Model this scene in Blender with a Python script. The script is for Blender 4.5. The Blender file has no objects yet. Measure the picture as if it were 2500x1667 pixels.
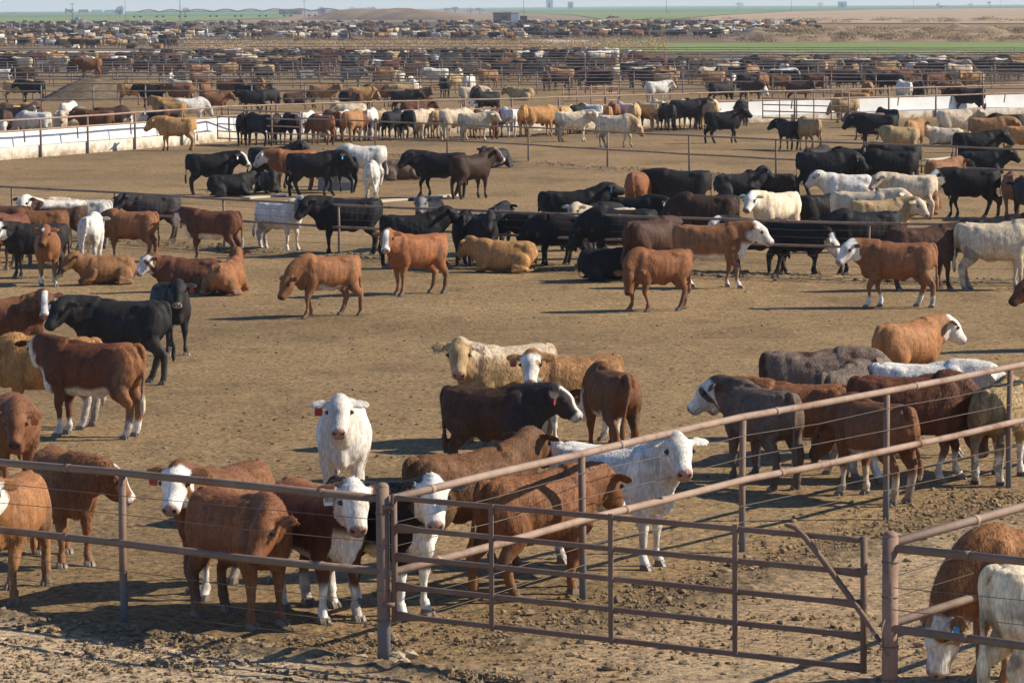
import bpy, math, random
import numpy as np
from mathutils import Vector, Matrix, Euler

scene = bpy.context.scene
C = scene.collection
# ------------------------------------------------------------------ camera, world, sun, exposure
H_CAM = 5.7; F_PX = 8250.0; ROLL = math.radians(-0.41); PITCH = math.radians(5.66)
cam_data = bpy.data.cameras.new("camera"); cam = bpy.data.objects.new("camera", cam_data); C.objects.link(cam)
cam_data.sensor_width = 36.0; cam_data.lens = 36.0 * F_PX / 2500.0
cam_data.clip_start = 0.5; cam_data.clip_end = 60000
CAM_M = Matrix.Translation((0, 0, H_CAM)) @ Matrix.Rotation(math.pi/2 - PITCH, 4, 'X') @ Matrix.Rotation(ROLL, 4, 'Z')
cam.matrix_world = CAM_M
scene.camera = cam
SUN_EL = math.radians(34); SUN_AZ = (1.0, 0.06)
w = bpy.data.worlds.new("World"); scene.world = w; w.use_nodes = True
nt = w.node_tree; bg = nt.nodes['Background']
sky = nt.nodes.new('ShaderNodeTexSky'); sky.sky_type = 'NISHITA'; sky.sun_disc = False
sky.sun_elevation = SUN_EL; sky.sun_rotation = math.atan2(SUN_AZ[0], SUN_AZ[1])
sky.dust_density = 0.0; sky.air_density = 0.7; sky.ozone_density = 5.0
nt.links.new(sky.outputs[0], bg.inputs[0]); bg.inputs[1].default_value = 0.115
sl = bpy.data.lights.new("sun", 'SUN'); sl.energy = 5.0; sl.angle = math.radians(0.5); sl.color = (1.0, 0.90, 0.74)
sun = bpy.data.objects.new("sun", sl); C.objects.link(sun)
sd = Vector((SUN_AZ[0]*math.cos(SUN_EL), SUN_AZ[1]*math.cos(SUN_EL), math.sin(SUN_EL)))
sun.rotation_euler = sd.to_track_quat('Z', 'Y').to_euler(); sun.location = (40, 0, 40)
scene.view_settings.view_transform = 'Standard'; scene.view_settings.look = 'None'
scene.view_settings.gamma = 1.0; scene.view_settings.exposure = 0.45

def G(px, py, z=0.0):
    """ground point seen at photograph pixel (2500 x 1667)"""
    d = CAM_M.to_3x3() @ Vector(((px-1250)/F_PX, (833.5-py)/F_PX, -1.0))
    t = (z - H_CAM)/d.z
    return Vector((d.x*t, d.y*t, z))

def at_depth(px, y):                       # ground x for a pixel column at depth y
    return (px-1250)/F_PX*y

# ------------------------------------------------------------------ helpers
def tag(o, label=None, cat=None, group=None, kind=None):
    if label: o['label'] = label
    if cat: o['category'] = cat
    if group: o['group'] = group
    if kind: o['kind'] = kind
    return o

def mesh_from(name, V, Q=None, T=None, col=None, smooth=True):
    me = bpy.data.meshes.new(name)
    V = np.asarray(V, dtype=np.float32)
    Q = np.zeros((0, 4), int) if Q is None or len(Q) == 0 else np.asarray(Q)
    T = np.zeros((0, 3), int) if T is None or len(T) == 0 else np.asarray(T)
    loops = np.concatenate([Q.ravel(), T.ravel()]).astype(np.int32)
    starts = np.concatenate([np.arange(len(Q))*4, len(Q)*4+np.arange(len(T))*3]).astype(np.int32)
    me.vertices.add(len(V)); me.vertices.foreach_set('co', V.ravel())
    me.loops.add(len(loops)); me.loops.foreach_set('vertex_index', loops)
    me.polygons.add(len(starts)); me.polygons.foreach_set('loop_start', starts)
    me.polygons.foreach_set('use_smooth', np.full(len(starts), smooth, bool))
    me.update(calc_edges=True)
    if col is not None:
        a = me.color_attributes.new('Col', 'FLOAT_COLOR', 'POINT')
        c = np.ones((len(V), 4), np.float32); c[:, :3] = col
        a.data.foreach_set('color', c.ravel())
    return me

def link(name, me, mat=None, parent=None, loc=None, rz=None):
    o = bpy.data.objects.new(name, me); C.objects.link(o)
    if mat is not None and me is not None and len(me.materials) == 0: me.materials.append(mat)
    if parent is not None: o.parent = parent
    if loc is not None: o.location = loc
    if rz is not None: o.rotation_euler = (0, 0, rz)
    return o

class MB:
    """collects shapes for one mesh"""
    def __init__(s): s.V = []; s.Q = []; s.T = []; s.n = 0
    def add(s, V, Q=(), T=()):
        V = np.asarray(V, float)
        s.V.append(V)
        if len(Q): s.Q.append(np.asarray(Q)+s.n)
        if len(T): s.T.append(np.asarray(T)+s.n)
        s.n += len(V)
    def arrays(s):
        return (np.concatenate(s.V), np.concatenate(s.Q) if s.Q else np.zeros((0, 4), int), np.concatenate(s.T) if s.T else np.zeros((0, 3), int))
    def mesh(s, name, smooth=False, col=None):
        V, Q, T = s.arrays(); return mesh_from(name, V, Q, T, col, smooth)
    def box(s, c, size, rz=0.0, taper=1.0):
        x, y, z = size; P = []
        for k in (0, 1):
            f = taper if k else 1.0
            for sx, sy in ((-1, -1), (1, -1), (1, 1), (-1, 1)): P.append((sx*x/2*f, sy*y/2*f, (k-.5)*z))
        P = np.array(P); ca, sa = math.cos(rz), math.sin(rz)
        P = np.stack([P[:, 0]*ca-P[:, 1]*sa, P[:, 0]*sa+P[:, 1]*ca, P[:, 2]], 1)+np.array(c)
        s.add(P, [(0, 3, 2, 1), (4, 5, 6, 7), (0, 1, 5, 4), (1, 2, 6, 5), (2, 3, 7, 6), (3, 0, 4, 7)])
    def tube(s, path, rad, n=10, hint=(0, 0, 1), resample=0, cap=True):
        path = np.asarray(path, float); rad = np.asarray(rad, float)
        if rad.ndim == 0: rad = np.full((len(path), 2), float(rad))
        elif rad.ndim == 1: rad = np.stack([rad, rad], 1)
        if resample: path, rad = catmull(path, resample), catmull(rad, resample)
        m = len(path); tan = np.gradient(path, axis=0); tan /= np.linalg.norm(tan, axis=1)[:, None]+1e-9
        hint = np.asarray(hint, float)
        if np.abs(tan @ hint).min() > .98: hint = np.array((0, 1.0, 0))
        side = np.cross(np.tile(hint, (m, 1)), tan); side /= np.linalg.norm(side, axis=1)[:, None]+1e-9
        up = np.cross(tan, side)
        a = np.arange(n)/n*2*np.pi
        V = path[:, None, :] + side[:, None, :]*(rad[:, 0][:, None]*np.cos(a))[:, :, None] + up[:, None, :]*(rad[:, 1][:, None]*np.sin(a))[:, :, None]
        i = np.arange(m-1)[:, None]*n; j = np.arange(n)[None, :]; j2 = (j+1) % n
        Q = np.stack([i+j, i+j2, i+n+j2, i+n+j], -1).reshape(-1, 4)
        V = V.reshape(-1, 3)
        if cap:
            V = np.concatenate([V, path[:1], path[-1:]])
            b = m*n; jj = np.arange(n); j3 = (jj+1) % n
            T = np.concatenate([np.stack([np.full(n, b), j3, jj], 1), np.stack([np.full(n, b+1), (m-1)*n+jj, (m-1)*n+j3], 1)])
            s.add(V, Q, T)
        else: s.add(V, Q)
    def ell(s, c, r, R=None, nu=12, nv=8):
        th = np.linspace(0, np.pi, nv+1)[1:-1]; ph = np.arange(nu)/nu*2*np.pi
        P = np.stack([np.outer(np.sin(th), np.cos(ph)), np.outer(np.sin(th), np.sin(ph)), np.outer(np.cos(th), np.ones(nu))], -1).reshape(-1, 3)
        P = np.concatenate([P, [[0, 0, 1], [0, 0, -1]]])*np.array(r)
        if R is not None: P = P @ np.asarray(R).T
        P = P+np.array(c); m = nv-1
        i = np.arange(m-1)[:, None]*nu; j = np.arange(nu)[None, :]; j2 = (j+1) % nu
        Q = np.stack([i+j, i+nu+j, i+nu+j2, i+j2], -1).reshape(-1, 4)
        b = m*nu; jj = np.arange(nu); j3 = (jj+1) % nu
        T = np.concatenate([np.stack([np.full(nu, b), jj, j3], 1), np.stack([np.full(nu, b+1), (m-1)*nu+j3, (m-1)*nu+jj], 1)])
        s.add(P, Q, T)

def catmull(P, k):
    P = np.asarray(P, float); m = len(P); out = []
    E = np.concatenate([[2*P[0]-P[1]], P, [2*P[-1]-P[-2]]])
    for i in range(m-1):
        p0, p1, p2, p3 = E[i], E[i+1], E[i+2], E[i+3]
        for t in np.arange(k)/k:
            out.append(.5*((2*p1)+(-p0+p2)*t+(2*p0-5*p1+4*p2-p3)*t*t+(-p0+3*p1-3*p2+p3)*t**3))
    out.append(P[-1]); return np.array(out)

def vnoise(x, y, seed=0):
    xi = np.floor(x).astype(np.int64); yi = np.floor(y).astype(np.int64); fx = x-xi; fy = y-yi
    fx = fx*fx*(3-2*fx); fy = fy*fy*(3-2*fy)
    def h(a, b):
        n = (a*374761393+b*668265263+seed*144269) & 0xffffffff
        n = ((n ^ (n >> 13))*1274126177) & 0xffffffff
        return ((n ^ (n >> 16)) & 0xffff)/65535.0
    return (h(xi, yi)*(1-fx)+h(xi+1, yi)*fx)*(1-fy)+(h(xi, yi+1)*(1-fx)+h(xi+1, yi+1)*fx)*fy

def fbm(x, y, o=4, seed=0):
    s = 0; a = .5
    for k in range(o): s = s+a*vnoise(x*2**k, y*2**k, seed+k*17); a *= .5
    return s

# ------------------------------------------------------------------ materials
def new_mat(name, rough=.8, spec=.3):
    m = bpy.data.materials.new(name); m.use_nodes = True
    t = m.node_tree; p = t.nodes['Principled BSDF']
    p.inputs['Roughness'].default_value = rough; p.inputs['Specular IOR Level'].default_value = spec
    return m, t, p
def N(t, typ, **kw):
    n = t.nodes.new(typ)
    for k, v in kw.items():
        if hasattr(n, k): setattr(n, k, v)
        else: n.inputs[k].default_value = v
    return n
def ramp(t, src, stops):
    r = t.nodes.new('ShaderNodeValToRGB'); e = r.color_ramp.elements
    while len(e) < len(stops): e.new(.5)
    for i, (p, c) in enumerate(stops): e[i].position = p; e[i].color = (*c, 1) if len(c) == 3 else c
    t.links.new(src, r.inputs[0]); return r
def mix(t, a, b, f, blend='MIX'):
    n = t.nodes.new('ShaderNodeMix'); n.data_type = 'RGBA'; n.blend_type = blend
    for s, v in ((n.inputs[0], f), (n.inputs[6], a), (n.inputs[7], b)):
        if hasattr(v, 'links'): t.links.new(v, s)
        else: s.default_value = v if not isinstance(v, tuple) else (*v, 1)
    return n.outputs[2]
def simple(name, col, rough=.7, spec=.3, var=.25, scale=6.0, bump=0.0, bscale=40.0, metal=0.0):
    m, t, p = new_mat(name, rough, spec); p.inputs['Metallic'].default_value = metal
    tc = t.nodes.new('ShaderNodeTexCoord'); n = N(t, 'ShaderNodeTexNoise', Scale=scale, Detail=6.0); t.links.new(tc.outputs['Object'], n.inputs['Vector'])
    r = ramp(t, n.outputs[0], [(.3, tuple(c*(1-var) for c in col)), (.7, tuple(min(1, c*(1+var)) for c in col))])
    t.links.new(r.outputs[0], p.inputs['Base Color'])
    if bump:
        n2 = N(t, 'ShaderNodeTexNoise', Scale=bscale, Detail=4.0); t.links.new(tc.outputs['Object'], n2.inputs['Vector'])
        b = N(t, 'ShaderNodeBump', Strength=bump, Distance=.02); t.links.new(n2.outputs[0], b.inputs['Height']); t.links.new(b.outputs[0], p.inputs['Normal'])
    return m

def hide_mat():
    m, t, p = new_mat('cattle_coat', .66, .2)
    a = N(t, 'ShaderNodeAttribute', attribute_name='Col'); tc = t.nodes.new('ShaderNodeTexCoord')
    mp = t.nodes.new('ShaderNodeMapping'); mp.inputs['Scale'].default_value = (1, 1, .28); t.links.new(tc.outputs['Object'], mp.inputs[0])
    n = N(t, 'ShaderNodeTexNoise', Scale=5.0, Detail=5.0, Roughness=.65); t.links.new(mp.outputs[0], n.inputs['Vector'])
    n2 = N(t, 'ShaderNodeTexNoise', Scale=48.0, Detail=3.0); t.links.new(mp.outputs[0], n2.inputs['Vector'])
    r = ramp(t, n.outputs[0], [(.30, (.60, .55, .52)), (.44, (.88, .85, .83)), (.56, (1.05, 1.04, 1.03)), (.72, (1.28, 1.23, 1.16))])
    r2 = ramp(t, n2.outputs[0], [(.3, (.72, .70, .69)), (.7, (1.22, 1.21, 1.2))])
    c = mix(t, a.outputs['Color'], r.outputs[0], 1.0, 'MULTIPLY'); c = mix(t, c, r2.outputs[0], 1.0, 'MULTIPLY')
    t.links.new(c, p.inputs['Base Color'])
    b = N(t, 'ShaderNodeBump', Strength=.45, Distance=.015); t.links.new(n2.outputs[0], b.inputs['Height']); t.links.new(b.outputs[0], p.inputs['Normal'])
    try:
        p.inputs['Sheen Weight'].default_value = .0; p.inputs['Sheen Roughness'].default_value = .5
    except Exception: pass
    return m
COAT = hide_mat()
HOOF = simple('hoof_horn', (.17, .135, .10), .5, .4, .3)
EYE, _t, _p = new_mat('dark_eye', .08, .8); _p.inputs['Base Color'].default_value = (.012, .009, .008, 1)
TAGM = {k: simple('tag_'+k, c, .45, .4, .06) for k, c in dict(red=(.42, .04, .035), white=(.75, .76, .74), blue=(.10, .38, .68), orange=(.70, .16, .03), yellow=(.75, .38, .04)).items()}
TAGINK, _t, _p = new_mat('tag_ink', .6); _p.inputs['Base Color'].default_value = (.02, .02, .02, 1)

# ------------------------------------------------------------------ cattle
PAL = dict(black=(.013, .012, .0125), charcoal=(.028, .026, .025), grey=(.19, .18, .175), dkbrown=(.085, .042, .026), brown=(.235, .105, .045),
           red=(.30, .125, .050), dkred=(.145, .056, .028), gold=(.48, .26, .095), ginger=(.37, .19, .078), tan=(.47, .32, .16), cream=(.66, .55, .39),
           white=(.78, .74, .66), greybrown=(.20, .145, .11))
WH = np.array((.78, .75, .68))

def Rm(yaw, pitch):                        # x forward turned by yaw (left +) and raised by pitch
    cy, sy, cp, sp = math.cos(yaw), math.sin(yaw), math.cos(pitch), math.sin(pitch)
    f = np.array((cy*cp, sy*cp, sp)); s = np.array((-sy, cy, 0.0)); u = np.cross(f, s)
    return f, s, u

_geo = {}
POSES = {   # neck yaw, neck pitch, face yaw, face pitch, swings (front l, front r, hind l, hind r), lying
    'stand': (0, 16, 0, -45), 'up': (0, 45, 0, -15), 'low': (0, -38, 0, -62), 'graze': (0, -58, 8, -78), 'mid': (0, 0, 0, -50),
    'left': (38, 22, 70, -42), 'right': (-38, 22, -70, -42), 'half_l': (20, 25, 40, -45), 'half_r': (-20, 25, -40, -45),
    'back_l': (55, 18, 110, -35), 'back_r': (-55, 18, -110, -35)}
def cow_geo(pose, lie=False, step=0, vox=.02, bulk=1.0, neck=1.0, tail=0):
    key = (pose if isinstance(pose, str) else tuple(pose), lie, step, vox, bulk, neck, tail)
    if key in _geo: return _geo[key]
    ny, npi, fy, fp = [math.radians(a) for a in (POSES[pose] if isinstance(pose, str) else pose)]
    m = MB(); dz = -.50 if lie else 0.0
    SX = .84; SH = np.array((-(1-SX)*.60, 0, 0))
    if lie: npi = max(npi, math.radians(15))
    b = bulk
    # trunk: x, centre z, half height, half width
    S = [(-.83, 1.00, .07, .06), (-.79, .98, .17, .14), (-.68, .95, .265, .20*b), (-.50, .92, .30, .245*b), (-.28, .875, .325, .275*b), (-.05, .858, .335, .295*b), (.18, .855, .338, .29*b),
         (.38, .865, .34, .265*b), (.55, .885, .335, .235*b), (.68, .93, .265, .175), (.77, .94, .19, .125), (.82, .94, .08, .06)]
    S = np.array(S)
    m.tube(np.stack([S[:, 0], 0*S[:, 0], S[:, 1]+dz], 1), np.stack([S[:, 3], S[:, 2]], 1), 22, resample=3)
    for sg in (-1, 1):
        m.ell((.46, sg*.135*b, .89+dz), (.20, .105, .30)); m.ell((-.55, sg*.135*b, .88+dz), (.25, .12, .30)); m.ell((-.66, sg*.09, 1.08+dz), (.14, .07, .10)); m.ell((-.38, sg*.14, 1.10+dz), (.16, .085, .075)); m.ell((-.76, sg*.085, 1.04+dz), (.06, .045, .06))
    m.ell((.66, 0, .70+dz), (.15, .105, .17)); m.ell((.30, 0, 1.13+dz), (.30, .08, .10))
    if not lie: m.ell((-.12, 0, .545), (.13, .045, .06))
    # neck + head
    i0 = len(m.V)
    f, s, u = Rm(ny, npi); base = np.array((.60, 0, 1.02+dz)); L = .385*neck
    P = base+f*L+(0 if not lie else np.array((0, 0, .06)))
    hf, hs, hu = Rm(fy, fp)
    P0 = np.array((.40, 0, .98+dz)); mid = base+f*L*.45+np.array((.02, 0, -.02))
    m.tube([P0, base*.7+P0*.3+np.array((0, 0, -.03)), mid, P-f*.03-hu*.02, P+hf*.06-hu*.03], [(.19, .28), (.185, .295), (.15, .25), (.12, .185), (.095, .135)], 16, resample=4)
    low = base*.5+mid*.5+np.array((0, 0, -.2)); m.ell(low, (.14, .06, .16))
    A = [(-.07, .02, .06, .07), (-.02, .01, .115, .115), (.06, .0, .14, .135), (.13, -.008, .148, .134), (.20, -.022, .138, .116), (.26, -.024, .118, .102), (.32, -.024, .102, .093), (.375, -.022, .096, .092), (.42, -.024, .084, .084), (.445, -.026, .052, .055)]
    A = np.array(A); hp = P+np.outer(A[:, 0], hf)+np.outer(A[:, 1], hu)
    hb = MB(); hb.tube(np.stack([A[:, 0], 0*A[:, 0], A[:, 1]], 1), A[:, [3, 2]], 16, resample=3)
    HV, HQ, HT = hb.arrays(); R = np.stack([hf, hs, hu]); HV = P+HV@R; m.add(HV, HQ, HT)
    RT = R.T
    m.ell(P+hf*.0+hu*.085, (.06, .05, .045), RT)                       # poll
    m.ell(P+hf*.17-hu*.115, (.16, .065, .065), RT)                       # jaw
    eyes = []; ears = []
    for sg in (-1, 1):
        m.ell(P+hf*.125+hs*sg*.098+hu*.055, (.045, .032, .03), RT)      # brow
        eyes.append(P+hf*.135+hs*sg*.134+hu*.035)
        ed = hs*sg*.95-hf*.22+hu*.05; ed = ed+np.array((0, 0, -.24)); ed /= np.linalg.norm(ed)
        eu = np.cross(ed, hf); eu /= np.linalg.norm(eu); ev = np.cross(eu, ed)
        thin = max(.018, vox*.95)
        e0 = P+hs*sg*.10+hf*.0+hu*.03
        m.ell(e0+ed*.12, (.12, thin, .074), np.stack([ed, eu, ev]).T)
        m.ell(e0+ed*.03, (.05, .028, .035), np.stack([ed, eu, ev]).T)
        ears.append((e0+ed*.13, ed, ev, eu))
    i1 = len(m.V)
    hooves = []
    if not lie:
        sw = {0: (0, 0, 0, 0), 1: (.16, -.14, -.16, .18), 2: (-.15, .17, .16, -.14), 3: (.05, -.06, -.05, .08), 4: (-.06, .05, .08, -.06)}[step]
        for i, sg in ((0, 1), (1, -1)):
            sx = sw[i]; y = sg*.155*b
            pts = np.array([(.47, y, .84), (.44, y*1.05, .66), (.46, y, .54), (.485, y*.95, .40), (.475, y*.92, .33), (.475, y*.92, .20), (.475, y*.95, .125), (.50, y*.97, .07), (.525, y, .0)])
            k = np.clip((.84-pts[:, 2])/.84, 0, 1); pts[:, 0] += sx*k; 
            if abs(sx) > .1: pts[3:5, 0] += .03
            m.tube(pts, [(.11, .17), (.098, .14), (.074, .098), (.062, .068), (.048, .056), (.042, .047), (.05, .056), (.047, .055), (.056, .068)], 12, hint=(1, 0, 0), resample=3)
            hooves.append(pts[-1])
        for i, sg in ((2, 1), (3, -1)):
            sx = sw[i]; y = sg*.155*b
            pts = np.array([(-.54, y*.9, .95), (-.50, y*1.05, .78), (-.50, y*1.1, .65), (-.60, y*1.05, .52), (-.685, y, .43), (-.69, y*.98, .36), (-.665, y*.95, .22), (-.65, y*.95, .13), (-.62, y*.97, .07), (-.59, y, .0)])
            k = np.clip((.95-pts[:, 2])/.95, 0, 1); pts[:, 0] += sx*k
            m.tube(pts, [(.12, .24), (.125, .23), (.108, .185), (.074, .118), (.054, .082), (.05, .070), (.044, .053), (.052, .058), (.048, .056), (.056, .068)], 12, hint=(1, 0, 0), resample=3)
            hooves.append(pts[-1])
    else:
        for sg in (-1, 1):
            m.tube([(.44, sg*.17, .36), (.52, sg*.20, .20), (.72, sg*.20, .10), (.80, sg*.18, .07)], [.12, .10, .065, .055], 10, resample=3)
            m.tube([(.80, sg*.18, .07), (.70, sg*.14, .05), (.52, sg*.13, .05)], [.05, .042, .045], 10, resample=3)
            o = .06 if sg > 0 else 0
            m.ell((-.42, sg*(.24+o), .24), (.28, .13, .22))
            m.tube([(-.20, sg*(.30+o), .16), (-.50, sg*(.34+o), .09), (-.62, sg*(.33+o), .06)], [.09, .06, .05], 10, resample=3)
            m.tube([(-.62, sg*(.33+o), .06), (-.40, sg*(.38+o), .05), (-.18, sg*(.38+o), .05)], [.048, .04, .046], 10, resample=3)
    # tail
    ty = {0: .0, 1: .10, 2: -.12}[tail]
    if lie: m.tube([(-.72, 0, .62), (-.81, .01, .48), (-.82, .05, .25), (-.78, .15, .07), (-.60, .36, .05)], [.035, .03, .025, .022, .04], 8, resample=3)
    else: m.tube([(-.70, 0, 1.17), (-.80, 0, 1.15), (-.855, 0, 1.05), (-.865, ty*.3, .85), (-.86, ty*.7, .64), (-.875, ty, .50), (-.87, ty, .40), (-.865, ty, .30)], [.04, .042, .034, .03, .026, .034, .042, .018], 8, hint=(1, 0, 0), resample=3)
    for i in range(len(m.V)):
        if i0 <= i < i1: m.V[i] = m.V[i]+SH
        else: m.V[i] = m.V[i]*np.array((SX, 1, 1))
    P = P+SH; eyes = [e+SH for e in eyes]; ears = [(e+SH, a_, b_, c_) for e, a_, b_, c_ in ears]; hooves = [h*np.array((SX, 1, 1)) for h in hooves]
    V, Q, T = m.arrays()
    me = mesh_from('tmp', V, Q, T); ob = bpy.data.objects.new('tmp', me); C.objects.link(ob)
    md = ob.modifiers.new('r', 'REMESH'); md.mode = 'VOXEL'; md.voxel_size = vox
    dg = bpy.context.evaluated_depsgraph_get(); ev = ob.evaluated_get(dg); em = ev.to_mesh()
    nv = len(em.vertices); V = np.empty(nv*3, np.float32); em.vertices.foreach_get('co', V); V = V.reshape(-1, 3).astype(float)
    nl = len(em.loops); lp = np.empty(nl, np.int32); em.loops.foreach_get('vertex_index', lp); Q = lp.reshape(-1, 4)
    ev.to_mesh_clear(); bpy.data.objects.remove(ob); bpy.data.meshes.remove(me)
    E = np.concatenate([Q[:, [0, 1]], Q[:, [1, 2]], Q[:, [2, 3]], Q[:, [3, 0]]])
    for it in range(3 if vox <= .03 else 1):
        acc = np.zeros_like(V); cnt = np.zeros(nv)
        np.add.at(acc, E[:, 0], V[E[:, 1]]); np.add.at(acc, E[:, 1], V[E[:, 0]]); np.add.at(cnt, E[:, 0], 1); np.add.at(cnt, E[:, 1], 1)
        V = V*.45+acc/cnt[:, None]*.55
    fn = np.cross(V[Q[:, 2]]-V[Q[:, 0]], V[Q[:, 3]]-V[Q[:, 1]]); nn = np.zeros_like(V)
    for k in range(4): np.add.at(nn, Q[:, k], fn)
    nn /= np.linalg.norm(nn, axis=1)[:, None]+1e-12
    V[:, 2] = np.maximum(V[:, 2], 0.0)
    xx = V[:, 0]/.84; trunk = np.exp(-((xx+.02)/.42)**4)*((V[:, 2] > (.1 if lie else .6)))
    disp = .0025*np.sin(xx*44+V[:, 2]*5)*trunk*np.exp(-((V[:, 2]-dz-.86)/.2)**2)*(np.abs(V[:, 1]) > .12)
    q_ = (n3(V, 5.5, 3)-.5)*.035*(V[:, 2] > .15)*(np.linalg.norm(V-P, axis=1) > .5)+(n3(V, 14, 7)-.5)*.010*(V[:, 2] > .15)
    V = V+nn*(disp+q_)[:, None]
    r = dict(V=V, Q=Q, N=nn, P=P, hf=hf, hs=hs, hu=hu, eyes=eyes, ears=ears, hooves=hooves, lie=lie)
    _geo[key] = r; return r

def n3(V, sc, seed=0):
    a = vnoise(V[:, 0]*sc+11.3, V[:, 2]*sc+5.1+V[:, 1]*sc*.7, seed); b = vnoise(V[:, 1]*sc+31.7, V[:, 2]*sc*.9+V[:, 0]*sc*.6, seed+5)
    return .5*(a+b)
def sstep(a, b, x): t = np.clip((x-a)/(b-a), 0, 1); return t*t*(3-2*t)

def paint(g, base, face='self', socks=0.0, belly=0.0, top=None, front=None, rear=None, patches=None, sock_col=None, legs=None, muzzle=None, tailtip=None, neckc=None, seed=1, brand=None, tone=1.0):
    V = g['V']; n = len(V); base = np.array(PAL[base]) if isinstance(base, str) else np.array(base)
    _r = np.random.RandomState(seed*7+3); _k = _r.uniform(-1, 1)*(.09 if base.mean() < .4 else .02); base = base*tone*_r.uniform(.84, 1.10)*np.array((1, 1+_k, 1+1.4*_k))
    col = np.tile(base, (n, 1)); wob = n3(V, 7, seed)-.5; wob2 = n3(V, 18, seed+3)-.5
    lo = 0 if not g['lie'] else -.5
    z = V[:, 2]-lo*1.0; x = V[:, 0]/.84; y = V[:, 1]
    def lay(c, m):
        nonlocal col
        c = np.array(PAL[c]) if isinstance(c, str) else np.array(c); m = np.clip(m, 0, 1)[:, None]; col = col*(1-m)+c*m
    col *= (1+.25*wob+.2*wob2)[:, None]
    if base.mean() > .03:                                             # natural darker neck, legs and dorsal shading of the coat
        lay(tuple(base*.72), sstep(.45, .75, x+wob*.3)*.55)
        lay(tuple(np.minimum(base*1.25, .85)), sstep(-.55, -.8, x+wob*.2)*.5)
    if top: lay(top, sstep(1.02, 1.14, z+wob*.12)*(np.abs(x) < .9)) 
    if front: lay(front, sstep(.28, .5, x+wob*.4))
    if rear: lay(rear, sstep(-.35, -.55, x+wob*.3))
    if patches: lay(patches[0], sstep(.5+patches[1], .56+patches[1], n3(V, 3.2, seed+9)+wob2*.12))
    if belly and not g['lie']:
        lay(WH, sstep(.60+.08*belly, .54+.05*belly, z+wob*.12)*sstep(.36, .32, x)*sstep(-.44, -.38, x)*(z > .40)); lay(WH, sstep(.58, .66, x+wob*.1)*sstep(.92, .80, z)*(np.abs(y) < .16)*(belly > .7))
    if neckc: lay(neckc, sstep(.55, .72, x+wob*.15))
    if legs: lay(legs, sstep(.62, .45, z+wob*.2)*(0 if g['lie'] else 1))
    if socks: lay(sock_col or WH, sstep(socks+.05, socks-.03, z+wob*.12)*(0 if g['lie'] else 1))
    # head space
    d = V-g['P']; a = d@g['hf']; b = d@g['hs']; c = d@g['hu']
    head = (a > -.12)*(a < .55)*(np.abs(b) < .165)*(np.abs(c) < .24)
    earm = (np.abs(b) > .142)*(np.abs(b) < .41)*(np.abs(a) < .16)*(np.abs(c) < .24)
    if face == 'white': lay(WH, head*sstep(-.06, .0, a+wob*.1)); lay(WH, head*sstep(.02, .08, c)*(a > -.12)); lay(tuple(base*.9), earm*1.0)
    if face == 'blaze': lay(WH, head*sstep(.065, .045, np.abs(b)+wob*.03)*sstep(.0, .05, c)*(a > -.03)); lay(WH, head*sstep(.34, .37, a))
    if face == 'star': lay(WH, head*sstep(.05, .03, np.abs(b)+np.abs(a-.08)*.7)*(c > .03))
    if face == 'patch': lay(WH, head*sstep(-.06, .0, a)); lay(tuple(base*.9), head*sstep(.05, .035, np.sqrt((a-.135)**2+(b-.11)**2)+wob*.03)); lay(tuple(base*.9), earm*1.0); lay(tuple(base), head*sstep(.03, .0, a+wob*.2)*sstep(.06, .03, np.abs(b+.02)))
    if face in PAL: lay(face, head*sstep(-.08, .02, a+wob*.15)); 
    if face == 'self' and base.mean() > .1: lay(tuple(base*.8), head*sstep(.25, .1, a)*.3)
    mz = muzzle or ((.42, .22, .17) if (face in ('white', 'blaze', 'patch') or base.mean() > .25) else (.05, .04, .04))
    lay(mz, head*sstep(.395, .415, a+wob2*.02)*.85*(c > -.075))
    if muzzle == 'ring': pass
    for sg in (-1, 1):                                                 # nostrils, mouth line, inner ears
        lay((.03, .02, .02), head*sstep(.024, .014, np.sqrt((b-sg*.05)**2+(c-.012)**2))*(a > .395))
    lay((.08, .05, .045), head*sstep(.010, .004, np.abs(c+.06))*(a > .30)*.7)
    inner = earm*(np.abs(b) > .165)*((g['N']@g['hf']) > .3); lay(tuple(np.minimum(base*.6+np.array((.16, .11, .09))*.6, .8)), inner*.7)
    for e in g['eyes']: lay((.04, .03, .025), head*sstep(.042, .028, np.linalg.norm(V-e, axis=1)))
    if tailtip: lay(tailtip, (x < -.78)*sstep(.62, .5, z)*(z > .2)*(np.abs(y) < .2)*(x < -.80))
    if not g['lie']: lay((.09, .075, .06), sstep(.055, .04, z))
    dirt = sstep(.75, .2, z)*sstep(.45, .65, n3(V, 9, seed+21))*.5      # dried mud on legs and belly
    lay((.20, .15, .10), dirt*(1 if base.mean() > .05 else .35))
    lay((.11, .085, .055), sstep(.54, .62, n3(V, 6.5, seed+33)+wob2*.15)*sstep(-.25, -.5, x+wob*.3)*sstep(1.0, .75, z)*(.6 if base.mean() > .03 else .25))
    if brand:
        o, sc = brand
        for (x0, z0, x1, z1) in [(0, 0, 0, 2), (0, 2, .7, 1), (.7, 1, 1.4, 2), (1.4, 2, 1.4, 0), (3.4, 2, 2.5, 1.9), (2.5, 1.9, 2.4, 1.2), (2.4, 1.2, 3.3, .8), (3.3, .8, 3.2, .1), (3.2, .1, 2.3, 0)]:
            p = np.array((o[0]-o[2]*x0*sc, o[1]+z0*sc)); q = np.array((o[0]-o[2]*x1*sc, o[1]+z1*sc)); r = np.stack([x, z], 1)
            tt = np.clip(((r-p)@(q-p))/((q-p)@(q-p)), 0, 1); dd = np.linalg.norm(r-(p+tt[:, None]*(q-p)), axis=1)
            lay((.26, .23, .20), sstep(.02, .011, dd)*(y*o[2] > 0)*.85)
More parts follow.
